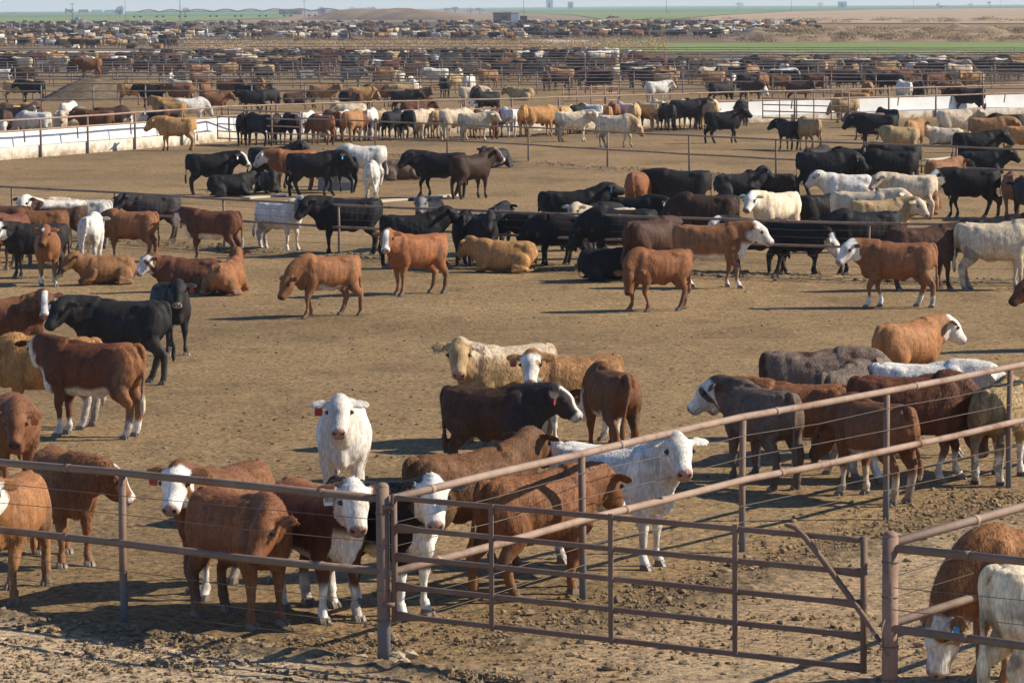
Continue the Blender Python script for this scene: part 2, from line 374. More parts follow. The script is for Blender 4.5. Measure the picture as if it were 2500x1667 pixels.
    return np.clip(col, .008, .86)

def fur(g, col, n, length, seed, width=.008, shag=1.0):
    """short overlapping hair tufts, part of the body mesh"""
    rs = np.random.RandomState(seed); V, Nn, Q = g['V'], g['N'], g['Q']
    ar = np.linalg.norm(np.cross(V[Q[:, 2]]-V[Q[:, 0]], V[Q[:, 3]]-V[Q[:, 1]]), axis=1)
    cen = V[Q[:, 0]]; d = cen-g['P']; a = d@g['hf']; isface = (a > .02)*(np.linalg.norm(d, axis=1) < .6)*(np.abs(d@g['hs']) < .2)
    wgt = ar*np.where(cen[:, 2] < .12, .0, 1.0)*np.where(isface, .12, 1.0)*(np.where((cen[:, 2] < .5) & (not g['lie']), .35, 1.0))
    idx = rs.choice(len(Q), n, p=wgt/wgt.sum()); w = rs.dirichlet((1, 1, 1, 1), n)
    p = (V[Q[idx]]*w[:, :, None]).sum(1); nn = Nn[Q[idx, 0]]; cc = col[Q[idx, 0]]
    flow = np.tile(np.array((-.45, 0, -.9)), (n, 1))+rs.normal(0, .28, (n, 3))
    flow -= nn*(flow*nn).sum(1)[:, None]; flow /= np.linalg.norm(flow, axis=1)[:, None]+1e-9
    Ln = length*rs.uniform(.5, 1.3, n)*np.where(isface[idx], .45, 1.0)*np.where((p[:, 2] < .5), .5, 1.0)
    lift = rs.uniform(.05, .32, n)*min(shag, 1.1)
    tip = p+(flow+nn*lift[:, None])*Ln[:, None]; s = np.cross(flow, nn); wd = width*rs.uniform(.6, 1.3, n)
    a1 = p+s*wd[:, None]*.5-nn*.002; a2 = p-s*wd[:, None]*.5-nn*.002
    FV = np.stack([a1, a2, tip], 1).reshape(-1, 3); T = np.arange(3*n).reshape(-1, 3)
    cc = cc*rs.uniform(.70, 1.25, n)[:, None]; FC = np.repeat(np.clip(cc, .006, .88), 3, axis=0)
    return FV, T, FC

def hoof_mesh():
    m = MB()
    for sg in (-1, 1):
        V = []
        for z, x0, x1, w_ in ((0, -.05, .085, .030), (.035, -.048, .065, .029), (.07, -.04, .035, .024)):
            c = sg*.031
            V += [(x0, c-w_, z), (x1*.8, c-w_, z), (x1, c-sg*.012, z), (x1*.8, c+w_, z), (x0, c+w_, z)]
        Q = []
        for k in range(2):
            for j in range(5): Q.append((k*5+j, k*5+(j+1) % 5, k*5+5+(j+1) % 5, k*5+5+j))
        T = [(0, 2, 1), (0, 3, 2), (0, 4, 3), (10, 11, 12), (10, 12, 13), (10, 13, 14)]
        m.add(V, Q, T)
    return m.mesh('hoof')
HOOF_ME = hoof_mesh()
_e = MB(); _e.ell((0, 0, 0), (.025, .025, .022), None, 10, 8); EYE_ME = _e.mesh('eye', True)
_t = MB(); 
_t.add([(-.028, 0, 0), (.028, 0, 0), (.036, 0, -.05), (.03, 0, -.085), (-.03, 0, -.085), (-.036, 0, -.05), (-.028, .004, 0), (.028, .004, 0), (.036, .004, -.05), (.03, .004, -.085), (-.03, .004, -.085), (-.036, .004, -.05)],
       [(0, 1, 7, 6), (1, 2, 8, 7), (2, 3, 9, 8), (3, 4, 10, 9), (4, 5, 11, 10), (5, 0, 6, 11), (0, 5, 2, 1), (5, 4, 3, 2), (6, 7, 8, 11), (11, 8, 9, 10)])
_t.box((0, -.002, -.006), (.02, .012, .02))
TAG_ME = _t.mesh('ear_tag')

_cm = {}
def add_cow(loc, heading, label, coat, pose='stand', lie=False, step=3, vox=.02, scale=1.0, bulk=1.0, neck=1.0, tail=0, furn=0, furl=.03, shag=1.0, tags=None, detail=True, group=None, seed=1, name='cow', text=None, z=0):
    g = cow_geo(pose, lie, step, vox, bulk, neck, tail)
    key = (id(g), repr(sorted(coat.items(), key=str)), furn, furl, seed if furn else 0)
    me = _cm.get(key)
    if me is None:
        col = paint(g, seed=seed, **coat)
        V, Q, T, Cc = g['V'], g['Q'], None, col
        if furn:
            FV, T, FC = fur(g, col, furn, furl, seed, shag=shag, width=.006 if furl < .025 else (.010 if furl < .06 else .012)); T = T+len(V); V = np.concatenate([V, FV]); Cc = np.concatenate([col, FC])
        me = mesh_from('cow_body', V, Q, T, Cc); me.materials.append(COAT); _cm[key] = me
    o = bpy.data.objects.new(name, me); C.objects.link(o)
    o.location = (loc[0], loc[1], z); o.rotation_euler = (0, 0, math.radians(heading)); o.scale = (scale,)*3
    tag(o, label, 'cow', group)
    if detail:
        for e in g['eyes']:
            c = link('eye', EYE_ME, EYE, o); c.location = tuple(e)
        for p in g['hooves']:
            h = link('hoof', HOOF_ME, HOOF, o); h.location = (p[0]-.005, p[1], 0); h.scale = (.9, .88, .85)
    for side, colr in (tags or ()):
        ep, ed, ev_, eu = g['ears'][0 if side == 'r' else 1]
        t = link('ear_tag', bpy.data.meshes.get('ear_tag_'+colr) or _tagme(colr), None, o)
        f = Vector(tuple(g['hf'])).xy.normalized() if abs(g['hf'][2]) < .99 else Vector((1, 0)); ang = math.atan2(f.y, f.x)+math.pi/2
        t.location = (ep[0]+f.x*.03, ep[1]+f.y*.03, ep[2]-.015); t.rotation_euler = (0, 0, ang); t.scale = (1.25,)*3
        if text:
            cu = bpy.data.curves.new('tag_number', 'FONT'); cu.body = text; cu.size = .032; cu.align_x = 'CENTER'; cu.align_y = 'CENTER'; cu.extrude = .0004
            to = bpy.data.objects.new('x', cu); C.objects.link(to); dg = bpy.context.evaluated_depsgraph_get(); tm = bpy.data.meshes.new_from_object(to.evaluated_get(dg)); bpy.data.objects.remove(to)
            n = link('tag_number', tm, TAGINK, t); n.location = (0, -.0035, -.05); n.rotation_euler = (math.pi/2, 0, 0)
    return o
def _tagme(colr):
    m = TAG_ME.copy(); m.name = 'ear_tag_'+colr; m.materials.clear(); m.materials.append(TAGM[colr]); return m
# ------------------------------------------------------------------ ground
CORNER = G(938, 1610); LP1 = G(305, 1526)
LDIR = (LP1-CORNER).normalized()                                       # along the left fence, away from the corner
RDIR = (G(2462, 1188)-CORNER).normalized()                             # along the right fence
POST2 = G(2172, 1764)
MIDT = [(30, 460), (282, 472), (548, 488), (828, 503), (1130, 515), (1437, 528), (1777, 538), (2120, 547), (2480, 553)]
def base_y(px, top, h): yh = 15.8+(1250-px)*.00716; k = h/H_CAM; return (top-k*yh)/(1-k)
MIDP = [(x, base_y(x, t, 1.17)) for x, t in MIDT]
BACKT = [(735, 288), (917, 296), (1092, 303), (1290, 311), (1483, 322), (1683, 331), (1895, 341), (2110, 350), (2335, 359), (2570, 368)]
BACKP = [(x, base_y(x, t, 1.3)) for x, t in BACKT]

def seg_d(x, y, A, B):
    ax, ay, bx, by = A[0], A[1], B[0], B[1]; dx, dy = bx-ax, by-ay
    t = np.clip(((x-ax)*dx+(y-ay)*dy)/(dx*dx+dy*dy), 0, 1); return np.hypot(x-ax-t*dx, y-ay-t*dy)
def side(x, y, P, D): return (x-P[0])*D[1]-(y-P[1])*D[0]
def in_poly(x, y, pts):
    r = np.zeros(x.shape, bool)
    for i in range(len(pts)):
        x1, y1 = pts[i]; x2, y2 = pts[i-1]
        c = ((y1 > y) != (y2 > y)) & (x < (x2-x1)*(y-y1)/(y2-y1+1e-12)+x1); r ^= c
    return r

def ground():
    inv = np.linspace(1/23.0, 1/9000.0, 860); D = np.concatenate([[2, 8, 15, 19, 21.5], 1/inv])
    An = np.concatenate([np.radians([-65, -45, -30, -20, -15]), np.linspace(math.radians(-12), math.radians(12), 620), np.radians([15, 20, 30, 45, 65])])
    DD, AA = np.meshgrid(D, An, indexing='ij'); X = DD*np.tan(AA); Y = DD
    near = np.clip((60-Y)/30, 0, 1)
    Z = (fbm(X*9, Y*9, 3, 3)-.45)*.026*near+(fbm(X*.6, Y*.6, 3, 8)-.45)*.05*np.clip((120-Y)/60, 0, 1)
    outer = side(X, Y, CORNER, LDIR)                                  # + outside the pen (towards the camera)
    if side(np.array(0.0), np.array(10.0), CORNER, LDIR) < 0: outer = -outer
    rside = side(X, Y, CORNER, RDIR)
    if side(np.array(10.0), np.array(30.0), CORNER, RDIR) < 0: rside = -rside
    along = (X-CORNER[0])*LDIR[0]+(Y-CORNER[1])*LDIR[1]
    ridge = np.exp(-((outer-.32+.25*(vnoise(X*1.3, Y*1.3, 4)-.5))/.16)**2)*(along > -1.2)
    Z = Z+ridge*(.02+.11*fbm(X*4.5, Y*4.5, 3, 31))
    lump = np.exp(-(seg_d(X, Y, CORNER+RDIR*1.2+Vector((.5, -.3, 0)), CORNER+RDIR*10+Vector((.9, -.2, 0)))/.45)**2)
    Z = Z+lump*(.11*fbm(X*4.5, Y*4.5, 4, 41)-.02)
    l2 = np.exp(-((outer-.1)/.5)**2)*(along < -.2)*(rside > 0); Z = Z+l2*(.08*fbm(X*5, Y*5, 4, 44)-.03)
    for P in (MIDP, BACKP):
        dm = np.full(X.shape, 1e9)
        for i in range(len(P)-1): dm = np.minimum(dm, seg_d(X, Y, G(*P[i]), G(*P[i+1])))
        Z = Z+np.exp(-(dm/.55)**2)*(.02+.12*fbm(X*2, Y*2, 3, 51))
    # colours of the soils
    pen = np.array((.30, .206, .108)); dust = np.array((.54, .41, .27)); lane = np.array((.385, .275, .165)); dark = np.array((.105, .083, .058)); manure = np.array((.15, .115, .075)); far = np.array((.31, .235, .15))
    col = np.tile(pen, X.shape+(1,)); n1 = fbm(X*.25, Y*.25, 4, 60); n2 = fbm(X*1.6, Y*1.6, 4, 70)
    def lay(c, m):
        nonlocal col
        m = np.clip(m, 0, 1)[..., None]; col = col*(1-m)+np.asarray(c)*m
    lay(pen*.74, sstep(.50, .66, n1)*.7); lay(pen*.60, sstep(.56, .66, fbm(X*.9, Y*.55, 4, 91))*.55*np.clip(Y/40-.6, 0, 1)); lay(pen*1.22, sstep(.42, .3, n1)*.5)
    lay(dust, sstep(.3, .75, outer+.5*(n2-.5))*sstep(-.8, .4, along))
    lay(lane, (rside > .6)*sstep(.5, 1.4, rside+.8*(n2-.5)))
    lay(lane, sstep(.2, .6, outer)*(along < .3)*.8)
    lay(dust*.86, (rside > 1)*sstep(.50, .62, fbm(X*.7, Y*.7, 3, 81))*.55+sstep(.8, 1.4, outer)*sstep(.45, .6, fbm(X*.5, Y*1.1, 3, 82))*.6)
    lay(manure*1.1, ridge*.5); lay(manure*1.2, lump*.7); lay(manure*1.25, l2*.5)
    for P in (MIDP, BACKP):
        dm = np.full(X.shape, 1e9)
        for i in range(len(P)-1): dm = np.minimum(dm, seg_d(X, Y, G(*P[i]), G(*P[i+1])))
        lay(manure, np.exp(-(dm/.8)**2)*sstep(.35, .6, n2)*.8)
    bun = seg_d(X, Y, G(-200, 395), G(2700, 284)); lay(manure, np.exp(-(bun/3.5)**2)*.55)
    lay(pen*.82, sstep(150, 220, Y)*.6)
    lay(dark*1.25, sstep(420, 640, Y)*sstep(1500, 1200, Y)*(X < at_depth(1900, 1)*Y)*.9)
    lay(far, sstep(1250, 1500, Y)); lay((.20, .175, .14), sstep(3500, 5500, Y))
    V = np.stack([X, Y, Z], -1).reshape(-1, 3); m, n = X.shape
    i = np.arange(m-1)[:, None]*n; j = np.arange(n-1)[None, :]
    Q = np.stack([i+j, i+j+1, i+n+j+1, i+n+j], -1).reshape(-1, 4)
    mt, t, p = new_mat('pen_soil', .95, .1)
    a = N(t, 'ShaderNodeAttribute', attribute_name='Col'); tc = t.nodes.new('ShaderNodeTexCoord')
    n1 = N(t, 'ShaderNodeTexNoise', Scale=13.0, Detail=7.0, Roughness=.72); t.links.new(tc.outputs['Object'], n1.inputs['Vector'])
    n2 = N(t, 'ShaderNodeTexNoise', Scale=2.2, Detail=5.0, Roughness=.6); t.links.new(tc.outputs['Object'], n2.inputs['Vector'])
    n3_ = N(t, 'ShaderNodeTexNoise', Scale=7.0, Detail=4.0, Roughness=.6); t.links.new(tc.outputs['Object'], n3_.inputs['Vector'])
    r1 = ramp(t, n1.outputs[0], [(.36, (.34, .34, .35)), (.46, (.80, .79, .78)), (.54, (1.10, 1.08, 1.04)), (.66, (1.48, 1.44, 1.3))])
    r2 = ramp(t, n2.outputs[0], [(.3, (.80, .80, .82)), (.7, (1.16, 1.14, 1.1))])
    r3 = ramp(t, n3_.outputs[0], [(.32, (.48, .48, .50)), (.45, (.95, .95, .95)), (.72, (1.15, 1.13, 1.05))])
    c = mix(t, a.outputs['Color'], r1.outputs[0], 1.0, 'MULTIPLY'); c = mix(t, c, r2.outputs[0], 1.0, 'MULTIPLY'); c = mix(t, c, r3.outputs[0], 1.0, 'MULTIPLY')
    t.links.new(c, p.inputs['Base Color'])
    b = N(t, 'ShaderNodeBump', Strength=.8, Distance=.045); t.links.new(n1.outputs[0], b.inputs['Height']); t.links.new(b.outputs[0], p.inputs['Normal'])
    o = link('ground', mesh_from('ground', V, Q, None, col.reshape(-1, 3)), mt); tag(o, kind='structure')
ground()

def blob_mesh(pts, name, mat, seed, flat=.7, loc=None, colors=None):
    """many small rough lumps as one mesh"""
    rs = np.random.RandomState(seed); ph = (1+5**.5)/2
    ico = np.array([(-1, ph, 0), (1, ph, 0), (-1, -ph, 0), (1, -ph, 0), (0, -1, ph), (0, 1, ph), (0, -1, -ph), (0, 1, -ph), (ph, 0, -1), (ph, 0, 1), (-ph, 0, -1), (-ph, 0, 1)])/1.9
    F = np.array([(0, 11, 5), (0, 5, 1), (0, 1, 7), (0, 7, 10), (0, 10, 11), (1, 5, 9), (5, 11, 4), (11, 10, 2), (10, 7, 6), (7, 1, 8), (3, 9, 4), (3, 4, 2), (3, 2, 6), (3, 6, 8), (3, 8, 9), (4, 9, 5), (2, 4, 11), (6, 2, 10), (8, 6, 7), (9, 8, 1)])
    n = len(pts); P = np.asarray(pts)
    a = rs.uniform(0, 6.28, n); V = ico[None]*rs.uniform(.65, 1.25, (n, 12, 1))
    x = V[..., 0]*np.cos(a)[:, None]-V[..., 1]*np.sin(a)[:, None]; y = V[..., 0]*np.sin(a)[:, None]+V[..., 1]*np.cos(a)[:, None]
    V = np.stack([x, y, V[..., 2]*flat], -1)*P[:, 3][:, None, None]+P[:, None, :3]
    T = (F[None]+np.arange(n)[:, None, None]*12).reshape(-1, 3)
    c = None if colors is None else np.repeat(colors, 12, axis=0)
    return link(name, mesh_from(name, V.reshape(-1, 3), None, T, c, False), mat)

CLOD = simple('dry_clod', (.24, .17, .10), .95, .1, .45, 5, .5, 60)
CHIP = simple('manure_chip', (.19, .145, .09), .95, .1, .4, 5, .4, 60)
rs = np.random.RandomState(4); pts = []
for k in range(2600):                                                  # along the left fence
    a = rs.uniform(-1.6, 11); o = abs(rs.normal(.30, .22)); s = rs.choice([.012, .018, .028, .045], p=[.45, .36, .16, .03])
    nrm = Vector((LDIR.y, -LDIR.x, 0)); nrm = nrm if nrm.y < 0 else -nrm
    p = CORNER+LDIR*a+nrm*o; pts.append((p.x, p.y, s*.3+.05*math.exp(-((o-.32)/.16)**2), s*rs.uniform(.6, 1.3)))
for k in range(2600):                                                  # by the right fence, gate and lane
    a = rs.uniform(.8, 12); o = rs.normal(.5, .55); s = rs.choice([.012, .018, .028, .045], p=[.45, .36, .16, .03])
    nrm = Vector((RDIR.y, -RDIR.x, 0)); nrm = nrm if nrm.x > 0 else -nrm
    p = CORNER+RDIR*a+nrm*o; pts.append((p.x, p.y, s*.3+.03*math.exp(-((o-.5)/.4)**2), s*rs.uniform(.6, 1.3)))
for k in range(3400):
    p = G(rs.uniform(700, 2560), rs.uniform(1500, 1720)); s = rs.choice([.01, .016, .026, .045], p=[.5, .32, .15, .03]); pts.append((p.x, p.y, s*.25, s*rs.uniform(.6, 1.2)))
for k in range(2500):
    p = G(rs.uniform(-60, 1000), rs.uniform(1560, 1720)); s = rs.choice([.012, .02, .035], p=[.6, .3, .1]); pts.append((p.x, p.y, s*.25, s*rs.uniform(.6, 1.2)))
tag(blob_mesh(pts, 'dirt_clods', CLOD, 5), 'dry broken dirt clods scattered along the near fences and gate', 'dirt', kind='stuff')
pts = []
for k in range(3200):
    p = G(rs.uniform(-60, 2560), rs.triangular(560, 1100, 1560)); s = rs.choice([.012, .02, .032], p=[.6, .33, .07]); pts.append((p.x, p.y, s*.2, s))
for P in (MIDP, BACKP):
    for k in range(900):
        i = rs.randint(len(P)-1); u = rs.uniform(); A = G(*P[i]); B = G(*P[i+1]); p = A.lerp(B, u); s = rs.choice([.03, .05, .08], p=[.5, .4, .1]); pts.append((p.x+rs.normal(0, .3), p.y+rs.normal(0, .35), .06, s))
tag(blob_mesh(pts, 'manure_clods', CHIP, 6, .45), 'dark manure clods strewn over the pen floor and under the pipe fences', 'manure', kind='stuff')
bl = [(*(G(x, y)+Vector((0, 0, .03)))[:3], s) for x, y, s in ((975, 1610, .09), (998, 1606, .10), (985, 1622, .07), (960, 1622, .06), (880, 1615, .08), (860, 1618, .06))]
_cc = simple('crumbled_concrete', (.40, .32, .22), .9, .1, .3, 12, .8, 30); _ft = tag(link('post_footing', None), 'crumbled pale concrete lumps at the foot of the corner post', 'rubble')
for i, b_ in enumerate(bl): blob_mesh([b_], 'lump', _cc, 9+i, .6).parent = _ft
bl = [(*(G(x, y)+Vector((0, 0, .02)))[:3], s*.75) for x, y, s in ((1866, 1385, .13), (1850, 1372, .08), (1772, 1402, .12), (1620, 1470, .14), (1790, 1380, .1), (1425, 1520, .1), (1510, 1470, .1), (1290, 1500, .09), (1310, 1580, .1), (1490, 1635, .1))]
tag(blob_mesh(bl, 'large_clods', CLOD, 12, .6), 'larger clods of dried mud lying in the lane behind the gate', 'dirt clods', kind='stuff')

# ------------------------------------------------------------------ fences
def pipe_mat(name, col, grey=None, zg=.42, rust=(.20, .10, .06)):
    m, t, p = new_mat(name, .68, .2)
    tc = t.nodes.new('ShaderNodeTexCoord'); n = N(t, 'ShaderNodeTexNoise', Scale=3.0, Detail=8.0, Roughness=.7); t.links.new(tc.outputs['Object'], n.inputs['Vector'])
    r = ramp(t, n.outputs[0], [(.32, rust), (.46, tuple(c*.85 for c in col)), (.60, col), (.78, tuple(min(1, c*1.3) for c in col))]); c = r.outputs[0]
    if grey:
        s = t.nodes.new('ShaderNodeSeparateXYZ'); t.links.new(tc.outputs['Object'], s.inputs[0])
        ad = N(t, 'ShaderNodeMath', operation='MULTIPLY_ADD'); t.links.new(n.outputs[0], ad.inputs[0]); ad.inputs[1].default_value = .35; t.links.new(s.outputs['Z'], ad.inputs[2])
        mr = N(t, 'ShaderNodeMapRange'); t.links.new(ad.outputs[0], mr.inputs[0]); mr.inputs[1].default_value = zg; mr.inputs[2].default_value = zg+.28
        c = mix(t, grey, c, mr.outputs[0])
    t.links.new(c, p.inputs['Base Color'])
    n2 = N(t, 'ShaderNodeTexNoise', Scale=70.0, Detail=3.0); t.links.new(tc.outputs['Object'], n2.inputs['Vector'])
    b = N(t, 'ShaderNodeBump', Strength=.3, Distance=.01); t.links.new(n2.outputs[0], b.inputs['Height']); t.links.new(b.outputs[0], p.inputs['Normal'])
    return m
PIPE = pipe_mat('weathered_pipe', (.36, .25, .185)); POST = pipe_mat('weathered_post', (.25, .165, .12), (.17, .185, .205))
GATEP = pipe_mat('gate_pipe', (.21, .135, .10)); SHADEP = pipe_mat('shade_toned_pipe', (.235, .165, .12)); PINK = pipe_mat('red_oxide_pipe', (.42, .24, .18)); FARP = pipe_mat('distant_pipe', (.30, .24, .20))  # camera-facing fence rails: same weathered pipe, with their shade put into the colour
WIRE = simple('fence_wire', (.17, .13, .095), .7, .2, .2, 3)

def fence(name, label, pts, h, rails, wires=(), post_r=.034, rail_r=.032, ends=(), n=10, wob=.012, group=None, off=0.0, mp=None, mr=None, cat='fence', toff=(0, 0)):
    """pts = ground points of the posts; ends = extra ground points where rails run on without a post"""
    rt = tag(link(name, None, loc=(0, 0, 0)), label, cat, group); r = random.Random(hash(label) % 1000 if False else len(label)*7+len(pts))
    P = [Vector(p) for p in pts]
    for p in P:
        m = MB(); m.tube([(p.x, p.y, -.1), (p.x+r.uniform(-.01, .01), p.y, h*.5), (p.x+r.uniform(-.015, .015), p.y, h)], post_r, n); link('post', m.mesh('post', True), mp or POST, rt)
    line = ([Vector(ends[0])] if ends and ends[0] is not None else [])+P+([Vector(ends[1])] if len(ends) > 1 and ends[1] is not None else [])
    d = (P[-1]-P[0]).normalized(); nv = Vector((d.y, -d.x, 0)); nv = nv if nv.y < 0 else -nv
    for k, z in enumerate(rails):
        m = MB(); o = off if k else off*.0; path = []
        for i, q in enumerate(line):
            path.append(tuple(q+nv*o+Vector((0, 0, z+r.uniform(-wob, wob)))))
            if i < len(line)-1:
                e = line[i+1]; path.append(tuple(q.lerp(e, .5)+nv*o+Vector((0, 0, z+r.uniform(-wob, wob)-.3*wob))))
        m.tube(path, rail_r, n)
        if n >= 10:                                                    # couplings where pipes are joined
            for i in range(0, len(path)-1, 2):
                a = Vector(path[i]); b = Vector(path[i+1]); c = a.lerp(b, .45); e = (b-a).normalized()*.03; m.tube([tuple(c-e), tuple(c+e)], rail_r*1.14, n)
        link('rail', m.mesh('rail', True), mr or PIPE, rt)
    for z in wires:
        m = MB(); path = []
        for i, q in enumerate(line):
            path.append(tuple(q+nv*(post_r+.006)+Vector((0, 0, z+r.uniform(-.02, .02)))))
            if i < len(line)-1: path.append(tuple(q.lerp(line[i+1], .5)+nv*(post_r+.006)+Vector((0, 0, z-.012+r.uniform(-.01, .01)))))
        m.tube(path, .0036 if n >= 10 else .008, 5); link('wire', m.mesh('wire', True), WIRE, rt)
    return rt

def big_post(name, label, p, h, r_, mat):
    rt = tag(link(name, None), label, 'post')
    m = MB(); m.tube([(p.x, p.y, -.2), (p.x, p.y, h)], r_, 20); m.ell((p.x, p.y, h), (r_, r_, r_*.75), None, 20, 10); link('pipe', m.mesh('post', True), mat, rt)
    for z in (.35, .62, 1.02, 1.3): m = MB(); m.tube([(p.x+(r_+.004)*math.cos(a), p.y+(r_+.004)*math.sin(a), z) for a in np.linspace(0, 6.3, 17)], .006, 5); link('wire_tie', m.mesh('tie', True), WIRE, rt)
    return rt
big_post('corner_post', 'thick domed corner post where the left fence, right fence and gate meet', CORNER, 1.53, .058, POST)
big_post('gate_post', 'thick domed pipe post beside the free end of the gate', POST2, 1.50, .064, pipe_mat('gate_post_paint', (.30, .185, .135)))
lp = [CORNER+LDIR*(LP1-CORNER).length*k for k in (1, 2, 3)]
f = fence('pipe_fence', 'brown two-rail pipe fence running left from the thick corner post', lp, 1.42, (1.43, .78), (1.24, 1.05, .53, .33, .15), .036, .036, ends=(CORNER, None), off=.03, n=14, mr=SHADEP)
rp = [G(1423, 1460), G(1812, 1345), G(2163, 1265), G(2462, 1188)]; rp.append(rp[-1]+(rp[-1]-rp[-2])); rp.append(rp[-1]+(rp[-1]-rp[-2]))
fence('pipe_fence', 'sunlit two-rail pipe fence climbing right from the thick corner post', rp, 1.38, (1.42, .77), (1.22, 1.00, .50, .32), .035, .037, ends=(CORNER, None), off=.06, n=14)
GD = -LDIR; nf = Vector((-GD.y, GD.x, 0)); nf = nf if nf.y > 0 else -nf
sp = (rp[1]-rp[0]).length
l2 = [POST2+GD*3.0*k for k in (1, 2)]
fence('pipe_fence', 'two-rail pipe fence running right from the gate post in front of the grazing cow', l2, 1.42, (1.42, .76), (1.12, .92, .33, .15), .036, .034, ends=(POST2, None), off=.02, n=14, mr=SHADEP)
l3 = [POST2+RDIR*sp*k for k in (2.05, 3, 4)]
fence('pipe_fence', 'two-rail pipe fence slanting up right from the gate post behind the grazing cow', l3, 1.38, (1.44, .80), (1.2, 1.0, .5), .035, .037, ends=(POST2, None), off=.02, n=14)

# gate hung on the corner post
def gate():
    rt = tag(link('pipe_gate', None), 'brown five-rail pipe gate between the corner post and the gate post', 'gate')
    A = CORNER+Vector((.10, -.03, 0)); B = G(2108, 1744); d = (B-A).normalized(); L = (B-A).length
    zs = [1.44, 1.175, .92, .66, .40]
    def at(u, z): p = A+d*(L*u); return (p.x, p.y, z-.02*u)
    for z in zs:
        m = MB(); k = [(0, .042 if z < 1.4 else .024), (.03, .040 if z < 1.4 else .024), (.06, .025), (.5, .025), (.93, .025), (.97, .036 if .3 < z < 1.4 else .025), (1, .040 if .3 < z < 1.4 else .025)]
        m.tube([at(u, z) for u, _ in k], [(.024, r_) for _, r_ in k], 12); link('rail', m.mesh('rail', True), GATEP, rt)
    for u in (0, 1):
        m = MB(); m.tube([at(u, .36), at(u, 1.47)], .028, 12); link('stile', m.mesh('stile', True), GATEP, rt)
    ang = math.atan2(d.y, d.x)
    for px in (1206, 1497, 1800):
        q = G(px, 1610+(px-950)*.115); u = (q-A).dot(d)/L
        m = MB(); c = at(u, .92); m.box((c[0]+nf.x*-.028, c[1]-nf.y*.028, .915), (.045, .010, 1.10), ang); link('brace_bar', m.mesh('bar'), GATEP, rt)
    m = MB(); e = Vector((d.y, -d.x, 0)); e = e if e.y < 0 else -e
    def on(px, z, o=.055): q = G(px, 1610+(px-950)*.115); p = A+d*((q-A).dot(d))+e*o; return (p.x, p.y, z)
    m.tube([on(1925, 1.50), on(1972, 1.42), on(2120, .80), on(2165, .58)], [.013, .024, .024, .012], 10, resample=3)
    link('latch_pipe', m.mesh('latch', True), GATEP, rt)
    m = MB(); p = POST2
    m.tube([(p.x-.05, p.y-.085, .86), (p.x-.075, p.y-.10, .78), (p.x-.06, p.y-.10, .62), (p.x-.02, p.y-.09, .56)], .007, 6); link('latch_hook', m.mesh('hook', True), WIRE, rt); m = MB(); m.tube([on(2140, .70, .08), on(2185, .52, .10)], .008, 6)
    link('latch_chain', m.mesh('chain', True), WIRE, rt)
    for z in (.50, 1.36): m = MB(); m.tube([(CORNER.x, CORNER.y-.06, z), (A.x, A.y-.02, z)], .022, 8); link('hinge', m.mesh('hinge', True), GATEP, rt)
gate()

fence('pipe_fence', 'thin two-rail pipe fence crossing the middle of the yard between two herds', [G(*p) for p in MIDP], 1.22, (1.20, .70), (1.03, .88, .5, .3), .030, .029, ends=(G(-200, base_y(-200, 449, 1.17)), G(2760, base_y(2760, 558, 1.17))), off=.04, n=10)
fence('pipe_fence', 'dark two-rail pipe fence in front of the cattle lined up at the feed bunk', [G(*p) for p in BACKP], 1.32, (1.30, .68), (), .036, .030, off=.05, n=8)

def panel_gate(name, label, a, b, h, nr, mat, nv=4, z0=.25):
    rt = tag(link(name, None), label, 'gate'); a = Vector(a); b = Vector(b)
    for k in range(nr):
        z = z0+(h-z0)*k/(nr-1); m = MB(); m.tube([(a.x, a.y, z), (b.x, b.y, z)], .028, 8); link('rail', m.mesh('rail', True), mat, rt)
    for k in range(nv+1):
        p = a.lerp(b, k/nv); m = MB(); m.tube([(p.x, p.y-.03, z0-.05), (p.x, p.y-.03, h+.04)], .03, 8); link('stile', m.mesh('stile', True), mat, rt)
panel_gate('pen_gate', 'dark five-rail pen gate in front of the black cattle at the white bunk', G(532, 352), G(733, 362), 1.45, 5, PIPE, 3)
panel_gate('pen_gate', 'sunlit reddish four-rail gate standing behind the cattle at the feed bunk', G(1375, 276), G(1510, 272), 1.35, 4, PINK, 4)
panel_gate('pen_gate', 'dark five-rail gate before the right-hand white feed bunk', G(1862, 300), G(2072, 306), 1.5, 5, PIPE, 5)

